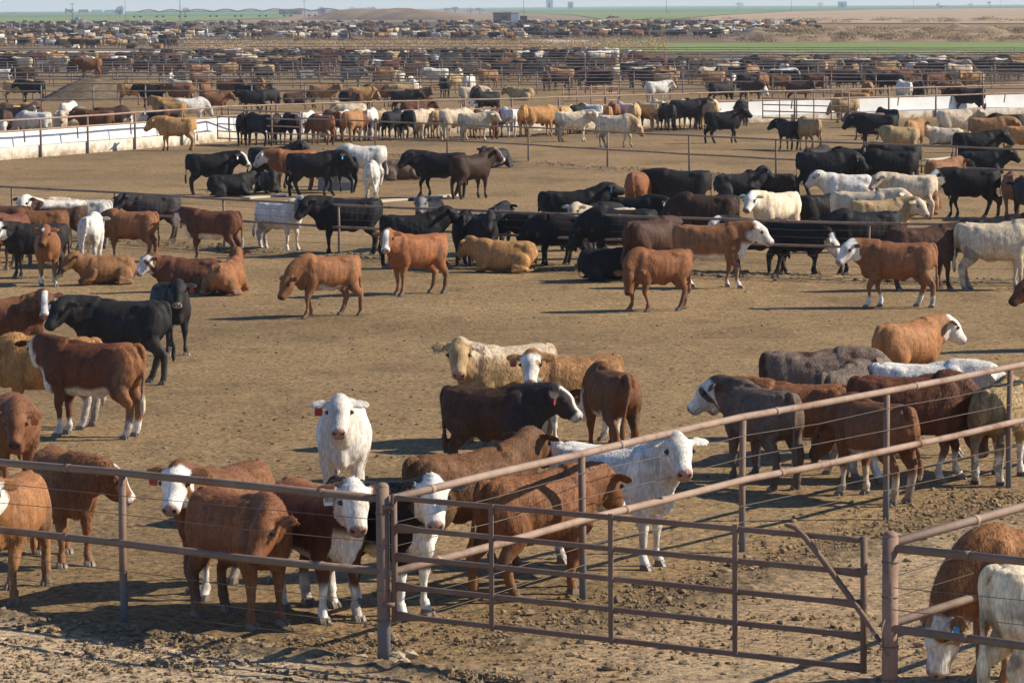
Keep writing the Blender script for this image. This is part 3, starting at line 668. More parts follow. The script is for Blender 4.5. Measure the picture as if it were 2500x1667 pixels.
# the feed bunk line: fence, near curb, trough and far wall
BK = [(-260, 408), (0, 392), (300, 368), (590, 343), (950, 330), (1300, 320), (1745, 303), (2100, 292), (2500, 279), (2760, 271)]
def bunk_x(px):
    for (x0, y0), (x1, y1) in zip(BK, BK[1:]):
        if x0 <= px <= x1: return y0+(y1-y0)*(px-x0)/(x1-x0)
fence('feed_line_fence', 'long pale feed-line pipe fence above the white concrete bunk', [G(x, bunk_x(x)) for x in np.linspace(-130, 2630, 25)], 1.5, (1.50, 1.08), (), .045, .038, n=8, ends=(G(-260, 408), G(2760, 271)))
WHC = simple('white_concrete', (.70, .69, .66), .8, .2, .12, 1.1); 
def stained():
    m, t, p = new_mat('stained_concrete', .9, .15); tc = t.nodes.new('ShaderNodeTexCoord')
    n = N(t, 'ShaderNodeTexNoise', Scale=2.2, Detail=8.0, Roughness=.75); t.links.new(tc.outputs['Object'], n.inputs['Vector'])
    s = t.nodes.new('ShaderNodeSeparateXYZ'); t.links.new(tc.outputs['Object'], s.inputs[0])
    ad = N(t, 'ShaderNodeMath', operation='MULTIPLY_ADD'); t.links.new(s.outputs['Z'], ad.inputs[0]); ad.inputs[1].default_value = .55; t.links.new(n.outputs[0], ad.inputs[2])
    r = ramp(t, ad.outputs[0], [(.42, (.26, .19, .12)), (.58, (.50, .42, .31)), (.70, (.68, .62, .52))]); t.links.new(r.outputs[0], p.inputs['Base Color']); return m
STC = stained()
def wall_run(name, px0, px1, offs, z0, z1, thick, mat, parent, lean=0.0):
    m = MB(); xs = np.linspace(px0, px1, max(2, int((px1-px0)/80))); V = []; Q = []
    for k, x in enumerate(xs):
        g = G(x, bunk_x(x)); g2 = G(x+20, bunk_x(min(x+20, 2759))); d = (g2-g).normalized(); nn = Vector((-d.y, d.x, 0)); nn = nn if nn.y > 0 else -nn
        for o, z in ((offs, z0), (offs+thick, z0), (offs+thick+lean, z1), (offs+lean, z1)): q = g+nn*o; V.append((q.x, q.y, z))
    for k in range(len(xs)-1):
        a = k*4; b = a+4
        for i in range(4): j = (i+1) % 4; Q.append((a+i, a+j, b+j, b+i))
    e = (len(xs)-1)*4; Q += [(0, 3, 2, 1), (e, e+1, e+2, e+3)]
    m.add(V, Q); return link(name, m.mesh(name), mat, parent)
for label, a, b in (('white concrete feed bunk at the left behind the pen fences', -260, 600), ('concrete feed bunk hidden behind the row of feeding cattle', 602, 1742), ('bright white concrete feed bunk at the right beyond the gates', 1744, 2760)):
    rt = tag(link('feed_bunk', None), label, 'feed bunk')
    wall_run('front_curb', a, b, .06, -.1, .46 if a < 0 else .34, .16, STC, rt); wall_run('trough_floor', a, b, .24, .0, .16, .62, WHC, rt); wall_run('back_wall', a, b, .88, -.05, .98, .16, WHC, rt, .10)
    for x in np.arange(a+60, b, 130):
        g = G(x, bunk_x(x)); m = MB(); m.tube([(g.x, g.y, 1.06), (g.x-.02, g.y+.3, .62)], .03, 6); link('divider_bracket', m.mesh('brk', True), POST, rt)

# far pens: long pipe fences
FAR = [((-150, 268), (1010, 268), 'first dark pipe fence directly behind the white feed bunk'),
       ((-150, 246), (2650, 240), 'long pipe fence at the foot of the dirt mound'), ((-150, 214), (2650, 216), 'long pipe fence beyond the dirt mound'),
       ((-150, 196), (2650, 196), 'long pipe fence in the herd just above the dirt mound'), ((-150, 176), (2650, 178), 'sunlit pipe fence through the distant crowded pens'),
       ((-150, 152), (2650, 164), 'thin distant pipe fence in front of the far black cattle'), ((-150, 142), (560, 142), 'thin pipe fence along the pale road'),
       ((-150, 232), (2650, 229), 'pipe fence just behind the foot of the dirt mound'), ((-150, 205), (2650, 206), 'pipe fence level with the top of the dirt mound'), ((-150, 186), (2650, 187), 'pipe fence across the pens between the mound and the far black row'),
       ((-150, 169), (2650, 171), 'pipe fence right behind the cow on the mound'), ((-150, 160), (1500, 158), 'thin rusty fence behind the far black row'),
       ((600, 147), (2650, 158), 'thin pipe fence below the green field strip'), ((-150, 120), (1350, 122), 'faint pipe fence below the dry brush'),
       ((-150, 101), (1900, 99), 'faint distant fence in front of the pale far herd'), ((-150, 84), (1950, 85), 'faint distant fence inside the dark far pens'), ((-150, 70), (1950, 70), 'faint farthest fence behind the far herd')]
for (a, b, lab) in FAR:
    A = G(*a); B = G(*b); n_ = int(min(60, (B-A).length/ (3.1 if a[1] > 160 else 7))); pts = [A.lerp(B, k/n_) for k in range(n_+1)]
    fence('pen_fence', lab, pts, 1.5, (1.48, 1.05, .6) if a[1] > 130 else (1.4, .8), (), .045, .036 if a[1] > 130 else .05, n=5, mp=FARP, mr=FARP, wob=.02)

def far_bunk(a, b, label):
    A = G(*a); B = G(*b); d = B-A; c_ = (A+B)/2; rt = tag(link('feed_bunk', None), label, 'feed bunk'); ang = math.atan2(d.y, d.x)
    m = MB(); m.box((c_.x, c_.y, .3), (d.length, .25, .7), ang); link('front_curb', m.mesh('curb'), WHC, rt); m = MB(); m.box((c_.x, c_.y+1.0, .45), (d.length, .2, 1.0), ang); link('back_wall', m.mesh('wall'), WHC, rt)
far_bunk((-200, 176), (860, 166), 'distant white feed bunk behind the crowded row at upper left'); far_bunk((1230, 152), (1520, 153), 'short distant white feed bunk right of centre behind black cattle'); far_bunk((1750, 168), (2650, 165), 'distant white feed bunk glimpsed behind the right-hand pens')
# ------------------------------------------------------------------ cattle, one by one
HP = dict(n=(18, -44), u=(40, -12), l=(-35, -60), g=(-56, -76), m=(6, -50), h=(40, -38))
def place(px, py, hd, look, hp, coat, label, **kw):
    if py < 770: hd += ((px*31+py*17) % 21-10)*1.3
    if look is None: dy = 0
    else: dy = (look-hd+180) % 360-180
    a, b = HP[hp]
    if look is not None and abs(((look-268)+180) % 360-180) < 26 and hp == 'n': a, b = 34, -46
    dy = max(-130, min(130, dy)); dy = round(dy/10)*10
    p = G(px, py); d = p.y; kw.setdefault('step', int(px*7+py*3) % 5)
    pxm = F_PX/d
    kw.setdefault('vox', .016 if pxm > 170 else (.022 if pxm > 95 else .034))
    kw.setdefault('furn', 9000 if pxm > 170 else (3500 if pxm > 110 else 0))
    kw.setdefault('seed', int(px+py) % 97); kw.setdefault('tail', int(px+py) % 3)
    kw.setdefault('scale', .965*(1+(int(px*13+py*7) % 9-4)*.008)); kw.setdefault('detail', pxm > 85)
    return add_cow(p, hd, label, coat, (dy*.52, a, dy, b), **kw)
def c(base, face='self', **k): return dict(base=base, face=face, **k)

NEAR = [
 (36, 1452, 262, 262, 'n', c('ginger', 'white', socks=0), 'golden brown cow with white face cut off by the left edge behind the front fence', dict(step=1)),
 (160, 1368, 292, 20, 'm', c('brown', 'blaze'), 'shaggy brown cow with head turned away between the front fence rails at left', dict(furl=.06, shag=1.3, step=0)),
 (40, 1200, 282, 268, 'm', c('brown', tone=1.0), 'curly brown cow with orange ear tag facing us at the left edge', dict(furl=.05, tags=[('l', 'orange')], shag=1.3, bulk=1.1)),
 (228, 1066, 162, 105, 'n', c('dkred', 'white', belly=1, socks=.22, rear='red', tailtip='cream'), 'dark red-brown cow standing side-on with white feet and white belly at left', dict(furn=7000, scale=1.06, step=0)),
 (118, 1046, 180, 180, 'l', c('gold', socks=.45, tone=1.1), 'golden tan cow standing behind the dark red-brown cow at left', dict(furl=.06, scale=1.04)),
 (300, 935, 170, 232, 'n', c('charcoal'), 'blackish brown cow with white ear tag looking back over the golden cow', dict(tags=[('r', 'white')], scale=1.06, step=1)),
 (418, 862, 290, 268, 'n', c('charcoal', muzzle=(.6, .55, .5)), 'dark cow with pale muzzle facing us alone left of centre', dict(tags=[('l', 'red')], step=3)),
 (8, 905, 5, 278, 'n', c('dkred', 'blaze', top='brown'), 'dark red cow with white forehead peering from the left edge', {}),
 (590, 1515, 308, 238, 'm', c('brown', tone=1.0), 'reddish brown cow standing head down just behind the front fence', dict(furl=.045, bulk=1.08, step=0, scale=1.0)),
 (548, 1440, 240, 264, 'n', c('brown', 'patch', socks=.3), 'brown cow with white face and dark eye patch looking over the fence', dict(tags=[('r', 'red')], scale=1.02)),
 (780, 1500, 300, 275, 'n', c('dkred', 'white', socks=.30, top='red', belly=.8, neckc=None), 'red-brown cow with white curly face and white numbered ear tag', dict(tags=[('r', 'white')], text='2459', furl=.045, step=3, scale=1.03)),
 (935, 1492, 315, 280, 'n', c('black', 'white', socks=.42, belly=1, top='charcoal'), 'black cow with white face and white legs behind the corner post', dict(tags=[('r', 'red')], step=0, scale=1.03)),
 (842, 1248, 270, 272, 'h', c('white'), 'white cow facing us alone in the middle of the pen', dict(tags=[('r', 'red')], step=0, bulk=1.06, scale=1.03, furl=.02)),
 (1235, 1080, 212, 268, 'n', c('tan', 'tan', top='cream', tone=1.05), 'shaggy cream and tan cow with dark-rimmed ears looking at us', dict(furl=.06, furn=14000, shag=.35, bulk=1.04, scale=1.06)),
 (1405, 1085, 208, 264, 'n', c('ginger', 'patch', socks=.5, belly=.4), 'long-haired ginger cow with white face and brown forehead patch', dict(furl=.07, furn=16000, shag=.5, tags=[('r', 'red')])),
 (1205, 1172, 336, 350, 'n', c('dkbrown', 'blaze', muzzle=(.5, .48, .44), front=(.040, .032, .030), rear='dkbrown'), 'dark brown cow with grey shaggy neck and pale muzzle looking right', dict(furl=.05, tags=[('r', 'red')], bulk=1.08, tone=1) if False else dict(furl=.05, tags=[('r', 'red')], bulk=1.08)),
 (1492, 1116, 108, 118, 'l', c('brown', belly=.9, tone=.8), 'red-brown cow seen from behind standing right of the ginger cow', dict(step=3, scale=.93)),
 (1145, 1398, 32, 62, 'h', c('brown', tone=.8), 'dull red-brown cow behind the right fence with its head turned away', dict(bulk=1.08, scale=1.03)),
 (1312, 1452, 36, 52, 'm', c('red', 'blaze', tone=.85), 'bright red-brown cow behind the gate beside the second fence post', dict(furl=.03, step=1, scale=1.0)),
 (1500, 1378, 330, 284, 'h', c('white', tone=.92), 'white cow looking at us through the wires of the right fence', dict(step=0, scale=1.03, furl=.02)),
 (2218, 975, 42, 20, 'n', c('ginger', 'white'), 'orange-brown cow with white muzzle looking right beyond the right fence', dict(bulk=1.05, neck=.9)),
 (1985, 1070, 4, 352, 'm', c('dkbrown', rear='dkbrown', patches=('greybrown', -.05)), 'mottled dark brown and grey cow with drooping head at the back of the right herd', dict(furl=.04)),
 (2255, 1110, 350, 350, 'm', c('white'), 'white-backed cow mostly hidden behind the dark red cow at right', dict()),
 (2055, 1120, 62, 60, 'm', c('greybrown', tone=.9), 'grey-brown cow seen from behind between the brown ones at right', dict(furl=.04)),
 (1860, 1185, 118, 172, 'n', c('greybrown', 'patch', tone=.85), 'dark grey cow seen from behind with white face at the left of the right herd', dict(bulk=1.08, scale=.98)),
 (1948, 1160, 166, 184, 'n', c('brown', 'white', socks=.4), 'brown cow with white face and white lower legs behind the grey one', dict(furl=.04)),
 (2135, 1218, 122, 150, 'l', c('brown', socks=.35, sock_col=(.55, .45, .34), belly=.6, tone=.85), 'brown cow seen from behind close to the right fence post', dict(bulk=1.05, step=3)),
 (2225, 1172, 356, 350, 'g', c('dkred', socks=.3, tone=1.0), 'dark red cow with its head down to the ground near the right fence', dict(furl=.04, bulk=1.08, scale=1.05)),
 (2440, 1170, 66, 40, 'l', c('tan', socks=.4, tone=.85), 'curly tan cow seen from behind near the right edge of the fence', dict(furl=.05, shag=1.4, bulk=1.05)),
 (2622, 855, 190, 200, 'n', c('dkred'), 'dark red cow just entering at the right edge', {}),
 (2535, 1668, 198, 206, 'g', c('ginger', 'patch', neckc='brown'), 'golden brown cow with white face grazing at the lower right corner', dict(furl=.05, scale=1.08, neck=1.45, tail=1, tags=[('l', 'blue')])),
 (2622, 1754, 4, 4, 'm', c('cream', tone=1.15, brand=((-.52, .86, -1), .06)), 'cream cow with a brand on its flank at the lower right corner', dict(furn=2500, furl=.015, vox=.012, bulk=1.08, scale=1.05)),
]
MIDL = [
 (118, 694, 292, 262, 'n', c('red', 'star', socks=.18), 'reddish brown cow with white star walking toward us at the left', dict(step=1)),
 (90, 678, 188, 235, 'n', c('charcoal', 'white'), 'dark grey cow with white face behind the reddish cow at the left', dict(tone=1) if False else {}),
 (92, 640, 176, 150, 'l', c('brown', tone=.8), 'brown cow with dark tail among the left edge group', {}),
 (10, 628, 175, 160, 'l', c('dkred'), 'dark red rump at the left edge above the grey cow', {}),
 (140, 610, 190, 245, 'n', c('dkbrown', 'white', top='white'), 'dark brown cow with white back stripe and white face at the left', {}),
 (28, 655, 250, 240, 'n', c('dkred', 'white'), 'dark red cow with pale face at the far left edge', {}),
 (224, 650, 78, 80, 'm', c('white'), 'white cow seen from behind between the brown cows at left', {}),
 (318, 636, 176, 170, 'l', c('brown', socks=.12, tone=1.05), 'brown cow standing side-on right of the white one at left', {}),
 (262, 694, 200, 215, 'n', c('ginger', tone=.8), 'small tan-brown calf lying down below the white cow at left', dict(lie=True, scale=.85)),
 (520, 638, 178, 120, 'n', c('dkred', 'white', socks=.1, belly=.8, tailtip='white'), 'chestnut cow standing side-on with white throat and white tail tip', {}),
 (465, 712, 172, 222, 'n', c('dkred', 'patch'), 'lying red cow with white face and yellow ear tag', dict(lie=True, tags=[('l', 'yellow')])),
 (555, 718, 72, 95, 'h', c('red', tone=.85), 'lying red-brown cow seen from behind beside the white-faced one', dict(lie=True, bulk=1.05)),
 (800, 772, 208, 215, 'l', c('red', belly=.5, tone=1.1), 'light reddish cow lowering its head in the open pen', dict(step=1, neck=1.1)),
 (1018, 718, 228, 262, 'n', c('red', 'blaze', tone=1.1), 'reddish cow with white blaze looking at us in the open pen', dict(step=3)),
 (1235, 664, 172, 150, 'm', c('gold', tone=1.0), 'golden tan cow curled up lying by the middle fence', dict(lie=True)),
 (1608, 758, 206, 250, 'g', c('red', tone=.95), 'lone reddish cow with head tucked down in the open pen', dict(step=2, neck=.8)),
 (1490, 684, 10, 30, 'm', c('black'), 'black cow lying against the middle fence beside the lone reddish cow', dict(lie=True)),
 (1735, 702, 352, 350, 'n', c('brown', 'white', belly=1, socks=.12, front='brown', tone=1.1), 'red and white cow walking right along the middle fence', dict(step=2, scale=1.06)),
 (1588, 684, 35, 60, 'm', c('dkbrown'), 'dark brown humped cow behind the red and white walker', dict(bulk=1.1, scale=1.05)),
 (2190, 750, 184, 210, 'n', c('brown', 'white', socks=.2, tone=1.05), 'light brown cow with white face striding left at the right side', dict(step=1, scale=1.02)),
 (2255, 708, 0, 350, 'n', c('dkbrown', 'white'), 'dark brown cow with white face and red tag behind the striding one', dict(tags=[('r', 'red')], scale=1.05)),
 (2430, 708, 2, 10, 'n', c('cream', tone=.95), 'large cream cow at the right edge in front of the middle fence', dict(scale=1.12)),
 # behind the middle fence
 (205, 606, 184, 232, 'n', c('white', 'grey', front='cream', tone=.8), 'dirty white woolly cow with grey face behind the left fence rail', dict(furn=3000, furl=.06)),
 (375, 588, 188, 235, 'n', c('charcoal', tone=1.9), 'slate grey cow half hidden behind the brown ones at left', {}),
 (683, 612, 318, 285, 'n', c('white', 'grey', tone=.95), 'white cow with grey-spotted face behind the middle fence', dict(step=3)),
 (850, 625, 178, 228, 'n', c('black'), 'large black cow looking at us behind the middle fence post', dict(scale=1.1, bulk=1.1)),
 (1008, 655, 14, 18, 'h', c('black'), 'black cow standing behind the blaze-faced reddish cow', dict(scale=.98)),
 (1050, 608, 262, 265, 'n', c('black', 'grey') , 'black cow with greyish face peering over another at the middle fence', {}),
 (1170, 652, 285, 262, 'n', c('charcoal', tone=.8), 'charcoal cow facing us right behind a middle fence post', dict(bulk=1.1)),
 (1135, 648, 100, 90, 'm', c('black'), 'black cow seen from behind pressed against the charcoal one', {}),
 (1218, 622, 80, 60, 'n', c('black'), 'big black rump just right of the charcoal cow', dict(bulk=1.1)),
 (1330, 648, 170, 172, 'm', c('black'), 'black cow standing with lowered head left of the cream one', {}),
 (1372, 655, 175, 190, 'l', c('black', tone=.85), 'black cow overlapping another beside the fence post', {}),
 (1395, 598, 4, 20, 'u', c('black'), 'black cow stretching its nose up toward a brown rump', dict(tags=[('r', 'blue')], scale=1.08)),
 (1435, 612, 8, 15, 'm', c('charcoal', tone=.6), 'low black back between the nose-raising cow and the cream one', dict(scale=.9)),
 (1545, 596, 352, 330, 'm', c('black'), 'black cow with pale ear tag lying low behind the cream one', dict(tags=[('r', 'white')], scale=.95)),
 (1480, 632, 190, 250, 'n', c('cream', tone=1.05), 'cream cow framed by black cattle behind the middle fence', {}),
 (1515, 660, 176, 186, 'l', c('black', tone=1.1), 'big black cow in front of the cream one at the middle fence', dict(scale=1.1, bulk=1.1)),
 (1565, 540, 72, 60, 'm', c('brown', tone=1.0), 'rusty brown cow seen from behind beside a big black one', dict(scale=1.1)),
 (1662, 540, 172, 160, 'm', c('charcoal', tone=.7), 'big charcoal cow standing side-on beside the rusty rump', dict(scale=1.12)),
 (1722, 612, 176, 186, 'l', c('dkbrown', tone=.55), 'very dark brown shaggy cow behind the middle fence', dict(scale=1.08)),
 (1895, 600, 232, 242, 'n', c('cream', 'white', tone=1.1), 'cream cow with dark ears looking at us behind the right middle fence', dict(scale=1.05)),
 (1845, 668, 178, 210, 'n', c('charcoal', 'white', tone=1.2), 'dark grey cow with white face behind the red and white walker', {}),
 (1948, 672, 320, 330, 'l', c('black', 'white'), 'black cow with white forehead and lowered head by the fence', {}),
 (2110, 672, 186, 190, 'l', c('black'), 'large black cow stretching its head down left behind the fence', dict(scale=1.12, neck=1.15)),
 (2010, 590, 20, 30, 'm', c('black'), 'black cow standing behind the two cream ones at right', {}),
 (2108, 602, 352, 345, 'n', c('cream', front='cream'), 'cream cow with tan rump patches facing right behind the right fence', dict(scale=1.08)),
 (2150, 615, 358, 310, 'n', c('tan', 'cream', tone=1.2), 'pale tan cow whose head shows right of the cream one', {}),
 (2072, 490, 186, 195, 'n', c('white', patches=('cream', .1)), 'white cow lying down in front of the black group at right', dict(lie=True, scale=1.08)),
 (2222, 535, 180, 215, 'n', c('cream', tone=1.15), 'creamy white cow with tan head standing at right', dict(step=3)),
 (2370, 532, 186, 196, 'm', c('black', 'white'), 'black cow with white cheek walking left at the right side', dict(step=1, scale=1.08)),
 (2010, 482, 4, 355, 'm', c('black', tone=1.1), 'black cow with blue tag standing at the left of the black group', dict(tags=[('r', 'blue')], scale=1.12)),
 (2100, 478, 190, 200, 'm', c('dkbrown', tone=.8), 'dark brown back in the middle of the black group', {}),
 (2175, 480, 182, 190, 'l', c('black'), 'black cow standing side-on at the right of the black group', dict(scale=1.12)),
 (1992, 452, 60, 60, 'm', c('charcoal', tone=1.2), 'dark grey rump at the back left of the black group', {}),
 (2078, 448, 176, 180, 'l', c('black'), 'black back in the rear row of the black group', {}),
 (2190, 450, 182, 150, 'n', c('charcoal'), 'charcoal back at the rear right of the black group', dict(scale=1.05)),
 (2302, 488, 48, 60, 'n', c('brown', tone=1.05), 'orange-brown cow seen from behind below the back fence', {}),
 (1800, 482, 5, 20, 'h', c('charcoal'), 'dark lying cow with blue ear tag in open ground', dict(lie=True, tags=[('r', 'blue')])),
 (1893, 480, 178, 150, 'm', c('dkbrown', tone=.5), 'blackish brown cow lying beside the blue-tagged one', dict(lie=True)),
 (2245, 524, 190, 220, 'n', c('brown', 'white'), 'small brown cow with white face lying behind the creamy white one', dict(lie=True, scale=.85)),
 (2418, 612, 356, 350, 'm', c('black'), 'black cow lying behind the large cream one at the right edge', dict(lie=True, scale=1.1)),
 (2470, 535, 88, 60, 'm', c('brown', tone=.9), 'brown rump near the right edge beyond the middle fence', {}),
 (2508, 550, 100, 90, 'm', c('black'), 'black rump cut off at the right edge beyond the middle fence', {}),
 # pen behind, left and centre
 (515, 475, 2, 340, 'n', c('black', 'blaze'), 'black cow with white face standing at the left of the back pen', dict(scale=1.05, tags=[('r', 'white')])),
 (560, 480, 20, 60, 'm', c('black'), 'black cow lying below the white-faced black one', dict(lie=True)),
 (668, 462, 4, 10, 'h', c('black', tone=1.1), 'black cow with blue tag at the rear of the back pen group', dict(tags=[('r', 'blue')], scale=1.1)),
 (655, 472, 300, 280, 'm', c('charcoal'), 'dark cow lying among the legs of the back pen group', dict(lie=True)),
 (765, 480, 352, 340, 'n', c('black'), 'black cow at the front of the back pen group', dict(tags=[('r', 'blue')], scale=1.1, step=1)),
 (715, 465, 178, 170, 'm', c('red', 'white'), 'red cow with white face peeking left of the front black cow', dict(scale=1.05)),
 (838, 470, 130, 150, 'm', c('black'), 'black rump between the front black cow and the white ones', {}),
 (885, 455, 172, 180, 'l', c('white', tone=.95), 'white cow standing side-on in the back pen', dict(scale=1.08)),
 (908, 492, 84, 80, 'l', c('white', tone=.9), 'white cow seen from behind with a tan tail in the back pen', dict(bulk=.92)),
 (975, 440, 12, 0, 'm', c('greybrown', 'white', tone=.7), 'grey-brown cow with pale face lying right of the white ones', dict(lie=True, scale=1.0)),
 (1075, 482, 184, 210, 'n', c('black'), 'long black cow facing left in the middle of the back pen', dict(scale=1.12, bulk=1.08)),
 (1150, 485, 50, 20, 'h', c('dkbrown', 'blaze', tone=.6), 'blackish brown cow seen from behind with white forehead', dict(scale=1.08)),
 (1212, 410, 250, 240, 'n', c('charcoal'), 'black cow lying alone facing us near the back fence', dict(lie=True)),
 (432, 368, 172, 190, 'm', c('gold', tone=.95), 'golden cow standing alone at the left white feed bunk', dict(scale=1.12)),
]
for e in NEAR+MIDL:
    place(*e[:7], **e[7])

# the row at the feed bunk, seen from behind, and the loose cattle near it
ROW = [(596, 'black', 0), (634, 'black', 1), (672, 'charcoal', 0), (710, 'black', 0), (752, 'white', 0), (786, 'brown', 1), (812, 'dkred', 0), (838, 'white', 0), (862, 'ginger', 0), (888, 'dkred', 1), (905, 'white', 0), (930, 'tan', 0), (960, 'black', 1), (985, 'charcoal', 1),
       (1008, 'cream', 1), (1042, 'cream', 0), (1078, 'tan', 0), (1112, 'cream', 1), (1145, 'gold', 0), (1185, 'brown', 1), (1212, 'dkred', 0), (1240, 'white', 0), (1280, 'gold', 0), (1318, 'gold', 1), (1352, 'gold', 1), (1385, 'tan', 0), (1412, 'black', 0), (1440, 'white', 1), (1475, 'ginger', 0), (1498, 'brown', 0), (1525, 'white', 0), (1550, 'tan', 0), (1578, 'tan', 1), (1606, 'cream', 0), (1630, 'charcoal', 0), (1652, 'tan', 0), (1690, 'black', 0), (1722, 'tan', 1), (1742, 'cream', 0)]
rr = random.Random(5)
NM = dict(black='black', charcoal='charcoal', brown='brown', dkred='dark red', white='white', ginger='ginger', tan='tan', cream='cream', gold='golden', red='red', dkbrown='dark brown', grey='grey', greybrown='grey-brown')
for x, col_, sd_ in ROW:
    off = rr.uniform(8, 14) if sd_ == 0 else rr.uniform(10, 18); hd = rr.choice([62, 70, 78, 96, 104]) if sd_ == 0 else rr.choice([128, 50, 40, 140])
    nl = NM[col_]
    place(x, bunk_x(x)+off, hd, None, 'l', c(col_), f'{nl} cow seen from behind feeding in the row at the bunk', group=f'{nl} cattle feeding in the row at the bunk', scale=rr.uniform(1.0, 1.12), step=rr.choice([0, 3, 4]))
LOOSE = [
 (1160, 345, 352, 330, 'n', c('cream', tone=1.0), 'small cream cow standing right in front of the feeding row', {}),
 (1400, 346, 355, 300, 'n', c('cream', tone=1.1), 'cream cow with tan head standing in front of the feeding row', dict(scale=1.05)),
 (1505, 360, 355, 350, 'l', c('cream', tone=1.0, neckc='tan'), 'cream cow lowering its white face beyond the back fence', dict(scale=1.08, step=1)),
 (1765, 350, 2, 5, 'h', c('black'), 'black cow walking right behind the back fence', dict(step=1, scale=1.08)),
 (1680, 318, 4, 330, 'n', c('charcoal'), 'charcoal cow standing side-on at the right end of the feeding row', dict(scale=1.15)),
 (1812, 308, 280, 200, 'n', c('black'), 'black cow near the right gate by the white bunk', {}),
 (1925, 366, 100, 180, 'n', c('black'), 'black cow standing left of a tan one behind the back fence', {}),
 (1975, 368, 118, 130, 'l', c('tan', tone=.85), 'tan cow seen from behind standing right of a black one', dict(scale=1.05)),
 (2065, 300, 200, 190, 'l', c('tan', tone=.9), 'tan cow standing in front of the right white bunk', {}),
 (2140, 366, 176, 180, 'm', c('black'), 'big black cow in the right back pen', dict(scale=1.15, bulk=1.1)),
 (2120, 342, 170, 182, 'n', c('greybrown'), 'grey-brown back behind the big black cow', {}),
 (2165, 332, 120, 20, 'n', c('black', 'blaze'), 'black cow with white spot looking right in the right back pen', {}),
 (2232, 374, 60, 60, 'm', c('ginger', rear='gold'), 'orange and dark cow seen from behind in the right back pen', dict(scale=1.05)),
 (2198, 388, 178, 20, 'm', c('tan', tone=.85), 'pale brown cow standing right of the big black cow', {}),
 (2335, 352, 2, 350, 'n', c('cream', patches=('white', 0), tone=.9), 'large cream cow facing right in the right back pen', dict(scale=1.15, neckc=None) if False else dict(scale=1.15)),
 (2310, 355, 180, 200, 'm', c('cream', tone=.9), 'pale cow lying under the large cream one', dict(lie=True)),
 (2415, 372, 2, 350, 'm', c('ginger', tone=1.1), 'golden tan cow behind the black one at the right edge', dict(scale=1.1)),
 (2500, 388, 350, 350, 'l', c('gold'), 'golden cow cut off by the right edge below the white bunk', {}),
 (2382, 418, 2, 0, 'n', c('black', 'blaze', step=0) if False else c('black', 'star'), 'black cow with white spot standing by the right back fence post', dict(scale=1.1)),
 (2395, 426, 358, 350, 'n', c('black'), 'black cow lying in front of the right back fence post', dict(lie=True, scale=1.1)),
 (2455, 352, 178, 180, 'l', c('charcoal'), 'dark cow low behind the golden tan one at the right edge', {}),
 (2365, 282, 180, 188, 'n', c('black'), 'black cow standing side-on against the right white bunk', dict(scale=1.15, bulk=1.1)),
]
for e in LOOSE: place(*e[:7], **e[7])
# ------------------------------------------------------------------ distant cattle
MOUND = (228, 246)
mz_ = lambda dx: 0
rs = np.random.RandomState(11)
COLS = ['black', 'charcoal', 'dkbrown', 'dkred', 'brown', 'ginger', 'gold', 'tan', 'cream', 'white', 'grey']
def zone(y0, y1, x0, x1, n, w, zname, poses=('stand', 'low', 'left', 'right', 'mid', 'graze'), lie=.15, vox=.045, excl=None):
    k = 0; tries = 0; taken = []
    while k < n and tries < 5000:
        tries += 1; px = rs.uniform(x0, x1); py = rs.uniform(y0, y1)
        if excl and excl(px, py): continue
        p = G(px, py)
        if any((p.x-q[0])**2+(p.y-q[1])**2 < 1.7 for q in taken): continue
        taken.append((p.x, p.y)); k += 1
        cb = COLS[rs.choice(len(COLS), p=np.array(w)/sum(w))]; ly = rs.rand() < lie
        hd = rs.choice([0, 180, 0, 180, 20, 200, 160, 340, 75, 100, 250, 280])+rs.uniform(-12, 12)
        face = 'white' if (rs.rand() < .22 and cb in ('black', 'dkred', 'brown', 'dkbrown')) else 'self'
        nl = NM[cb]+(' white-faced' if face == 'white' else ''); act = 'lying' if ly else 'standing'
        add_cow((p.x, p.y), hd, f'distant {nl} cow {act} {zname}', dict(base=cb, face=face), 'mid' if ly else poses[rs.randint(len(poses))], lie=ly, step=int(rs.randint(4)) if not ly else 0, vox=vox, scale=rs.uniform(.98, 1.15),
                detail=False, group=f'{nl} cattle {act} {zname}')
W1 = [7, 3, 3, 2.5, 2.5, 2, 1.5, 2, 1.6, 1.8, .8]; WP = [3, 2, 1, 1, 1.5, 2, 2, 3, 4, 5, 1]
mound_ex = lambda x, y: 90 < x < 365 and 185 < y < 256
def nearbunk(x, y): return False
zone(296, 348, 0, 590, 15, W1, 'beyond the left white bunk', excl=lambda x, y: y > bunk_x(x)-34 or (90 < x < 370 and y < 318))
zone(232, 290, 380, 1200, 26, W1, 'in the pen right behind the feeding row', excl=lambda x, y: y > bunk_x(x)-36)
zone(215, 262, 1200, 2500, 20, W1, 'in the pen above the right white bunk', excl=lambda x, y: y > bunk_x(x)-30)
zone(205, 230, 0, 1200, 12, W1, 'level with the dirt mound', excl=mound_ex)
zone(198, 214, 1500, 2500, 8, W1, 'in the right-hand distant pens')
